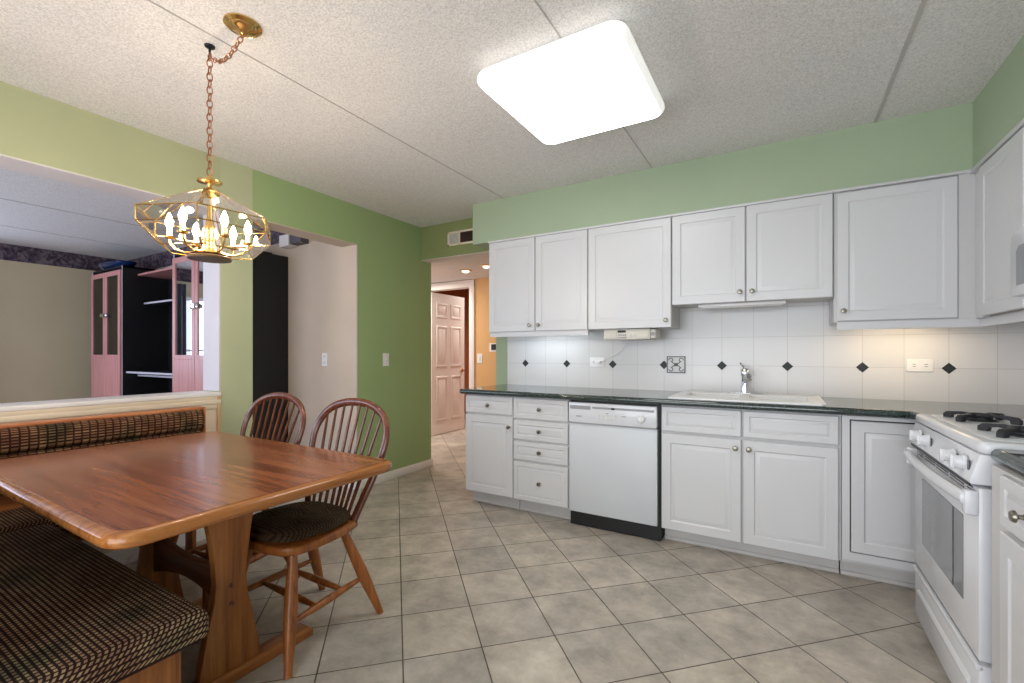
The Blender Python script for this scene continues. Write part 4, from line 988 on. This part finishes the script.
# ------------------------------------------------------------------ living room wall unit
r = thing('wall_unit', 'tall black and rose wood wall unit with glass doors in the living room', 'cabinet', (-5.4, 2.45, 0))
UY0 = 2.215
def tower(x0, x1, glass, top):
    t = 0.02
    m = MB(); m.box(x0, x0 + t, UY0, YW - 0.002, 0, top); m.box(x1 - t, x1, UY0, YW - 0.002, 0, top); m.box(x0, x1, UY0, YW - 0.002, top - t, top)
    m.box(x0, x1, YW - 0.02, YW - 0.002, 0, top); m.box(x0, x1, UY0, YW - 0.002, 0, 0.08)
    m.build('tower_carcass', M['blackwood'], r)
    m = MB(); m.box(x0, x0 + 0.012, UY0 - 0.004, UY0, 0, top); m.box(x1 - 0.012, x1, UY0 - 0.004, UY0, 0, top); m.build('edge_strip', M['edgewhite'], r)
    for z in (1.38, 1.66, 1.92):
        m = MB(); m.box(x0 + t, x1 - t, UY0 + 0.04, YW - 0.02, z, z + 0.012); m.build('glass_shelf', M['cabglass'], r)
    xm = (x0 + x1) / 2
    for a, b, s_ in ((x0 + 0.016, xm - 0.003, 1), (xm + 0.003, x1 - 0.016, -1)):
        m = MB(); f = 0.055; z0, z1, zg = 0.09, top - 0.05, 1.155
        m.box(a, b, UY0 - 0.022, UY0 - 0.002, z0, zg - 0.045); m.box(a, a + f, UY0 - 0.022, UY0 - 0.002, zg - 0.045, z1); m.box(b - f, b, UY0 - 0.022, UY0 - 0.002, zg - 0.045, z1)
        m.box(a + f, b - f, UY0 - 0.022, UY0 - 0.002, zg - 0.045, zg); m.box(a + f, b - f, UY0 - 0.022, UY0 - 0.002, z1 - f, z1)
        d = m.build('door', M['pink'], r, bevel=0.002)
        m = MB(); m.box(a + f, b - f, UY0 - 0.014, UY0 - 0.010, zg, z1 - f); m.build('glass_panel', glass, d)
        m = MB(); hx = b - 0.03 if s_ > 0 else a + 0.03
        m.lathe([(0.035, 0), (0.035, 0.006), (0.022, 0.016), (0.022, 0.03)], (hx, UY0 - 0.022, 1.62), 8, 'Y'); m.build('door_pull', M['chrome'], d)
tower(-7.36, -6.49, M['cabglass'], 2.18)
tower(-5.27, -4.36, M['mirror'], 2.17)
m = MB(); m.box(-4.358, -4.10, UY0, YW - 0.002, 0, 2.10); m.build('end_cabinet', M['blackwood'], r)
m = MB(); m.box(-6.488, -5.272, YW - 0.02, YW - 0.002, 0, 2.17); m.build('back_board', M['blackwood'], r)
m = MB(); m.box(-6.488, -5.272, 2.30, YW - 0.02, 0.0, 0.06); m.build('plinth', M['blackwood'], r)
for (z, y0) in ((0.945, 2.25), (0.905, 2.36), (1.75, 2.42), (2.08, 2.36)):
    m = MB(); m.box(-6.485, -5.275, y0, YW - 0.022, z, z + 0.02); s_ = m.build('shelf', M['blackwood'] if z < 1.9 else M['pink'], r)
    m = MB(); m.box(-6.485, -5.275, y0 - 0.004, y0, z, z + 0.02); m.build('shelf_edge', M['edgewhite'] if z < 1.9 else M['pink'], s_)
# blue dish on top of the left tower
m = MB(); m.lathe([(0.10, 2.181), (0.16, 2.186), (0.27, 2.215), (0.34, 2.25), (0.345, 2.256), (0.27, 2.226), (0.15, 2.196), (0.02, 2.192)], (-7.0, 2.34, 0), 30)
for v in m.bm.verts: v.co.y = 2.34 + (v.co.y - 2.34) * 0.42; v.co.x = -7.0 + (v.co.x + 7.0) * 1.15
tag(m.build('serving_dish', M['blueglass'], loc=(-7.0, 2.34, 2.181)), 'glossy dark blue oval dish on top of the far left tower', 'dish')

# ------------------------------------------------------------------ hall lamps
def spot(label, x, y, z):
    r = thing('recessed_spotlight', label, 'lamp', (x, y, z), 'hall ceiling spotlights')
    m = MB(); m.lathe([(0.075, z + 0.02), (0.075, z - 0.006), (0.05, z - 0.012), (0.05, z - 0.004)], (x, y, 0), 20); m.build('trim_ring', M['brass'], r)
    m = MB(); m.lathe([(0.045, z - 0.005), (0.04, z - 0.022), (0.018, z - 0.030)], (x, y, 0), 18); m.build('lamp', M['hallbulb'], r)
spot('small round hall ceiling spotlight in front of the open door', -3.20, 4.33, HZ)
spot('small round hall ceiling spotlight partly hidden by the end wall cabinet', -2.83, 4.22, HZ)
area('hall_fill_light', (-4.2, 4.3, 2.12), (0, 0, 0), 0.5, 0.5, 26, (1.0, 0.92, 0.84))  # no fixture here; fill added out of view to brighten the hall
area('bedroom_fill_light', (-3.8, 6.4, 2.3), (0, 0, 0), 0.5, 0.5, 34, (1.0, 0.92, 0.84))  # added fill without a fixture, lightens the open door leaf

for o in bpy.data.objects:
    if '_o' in o: del o['_o']
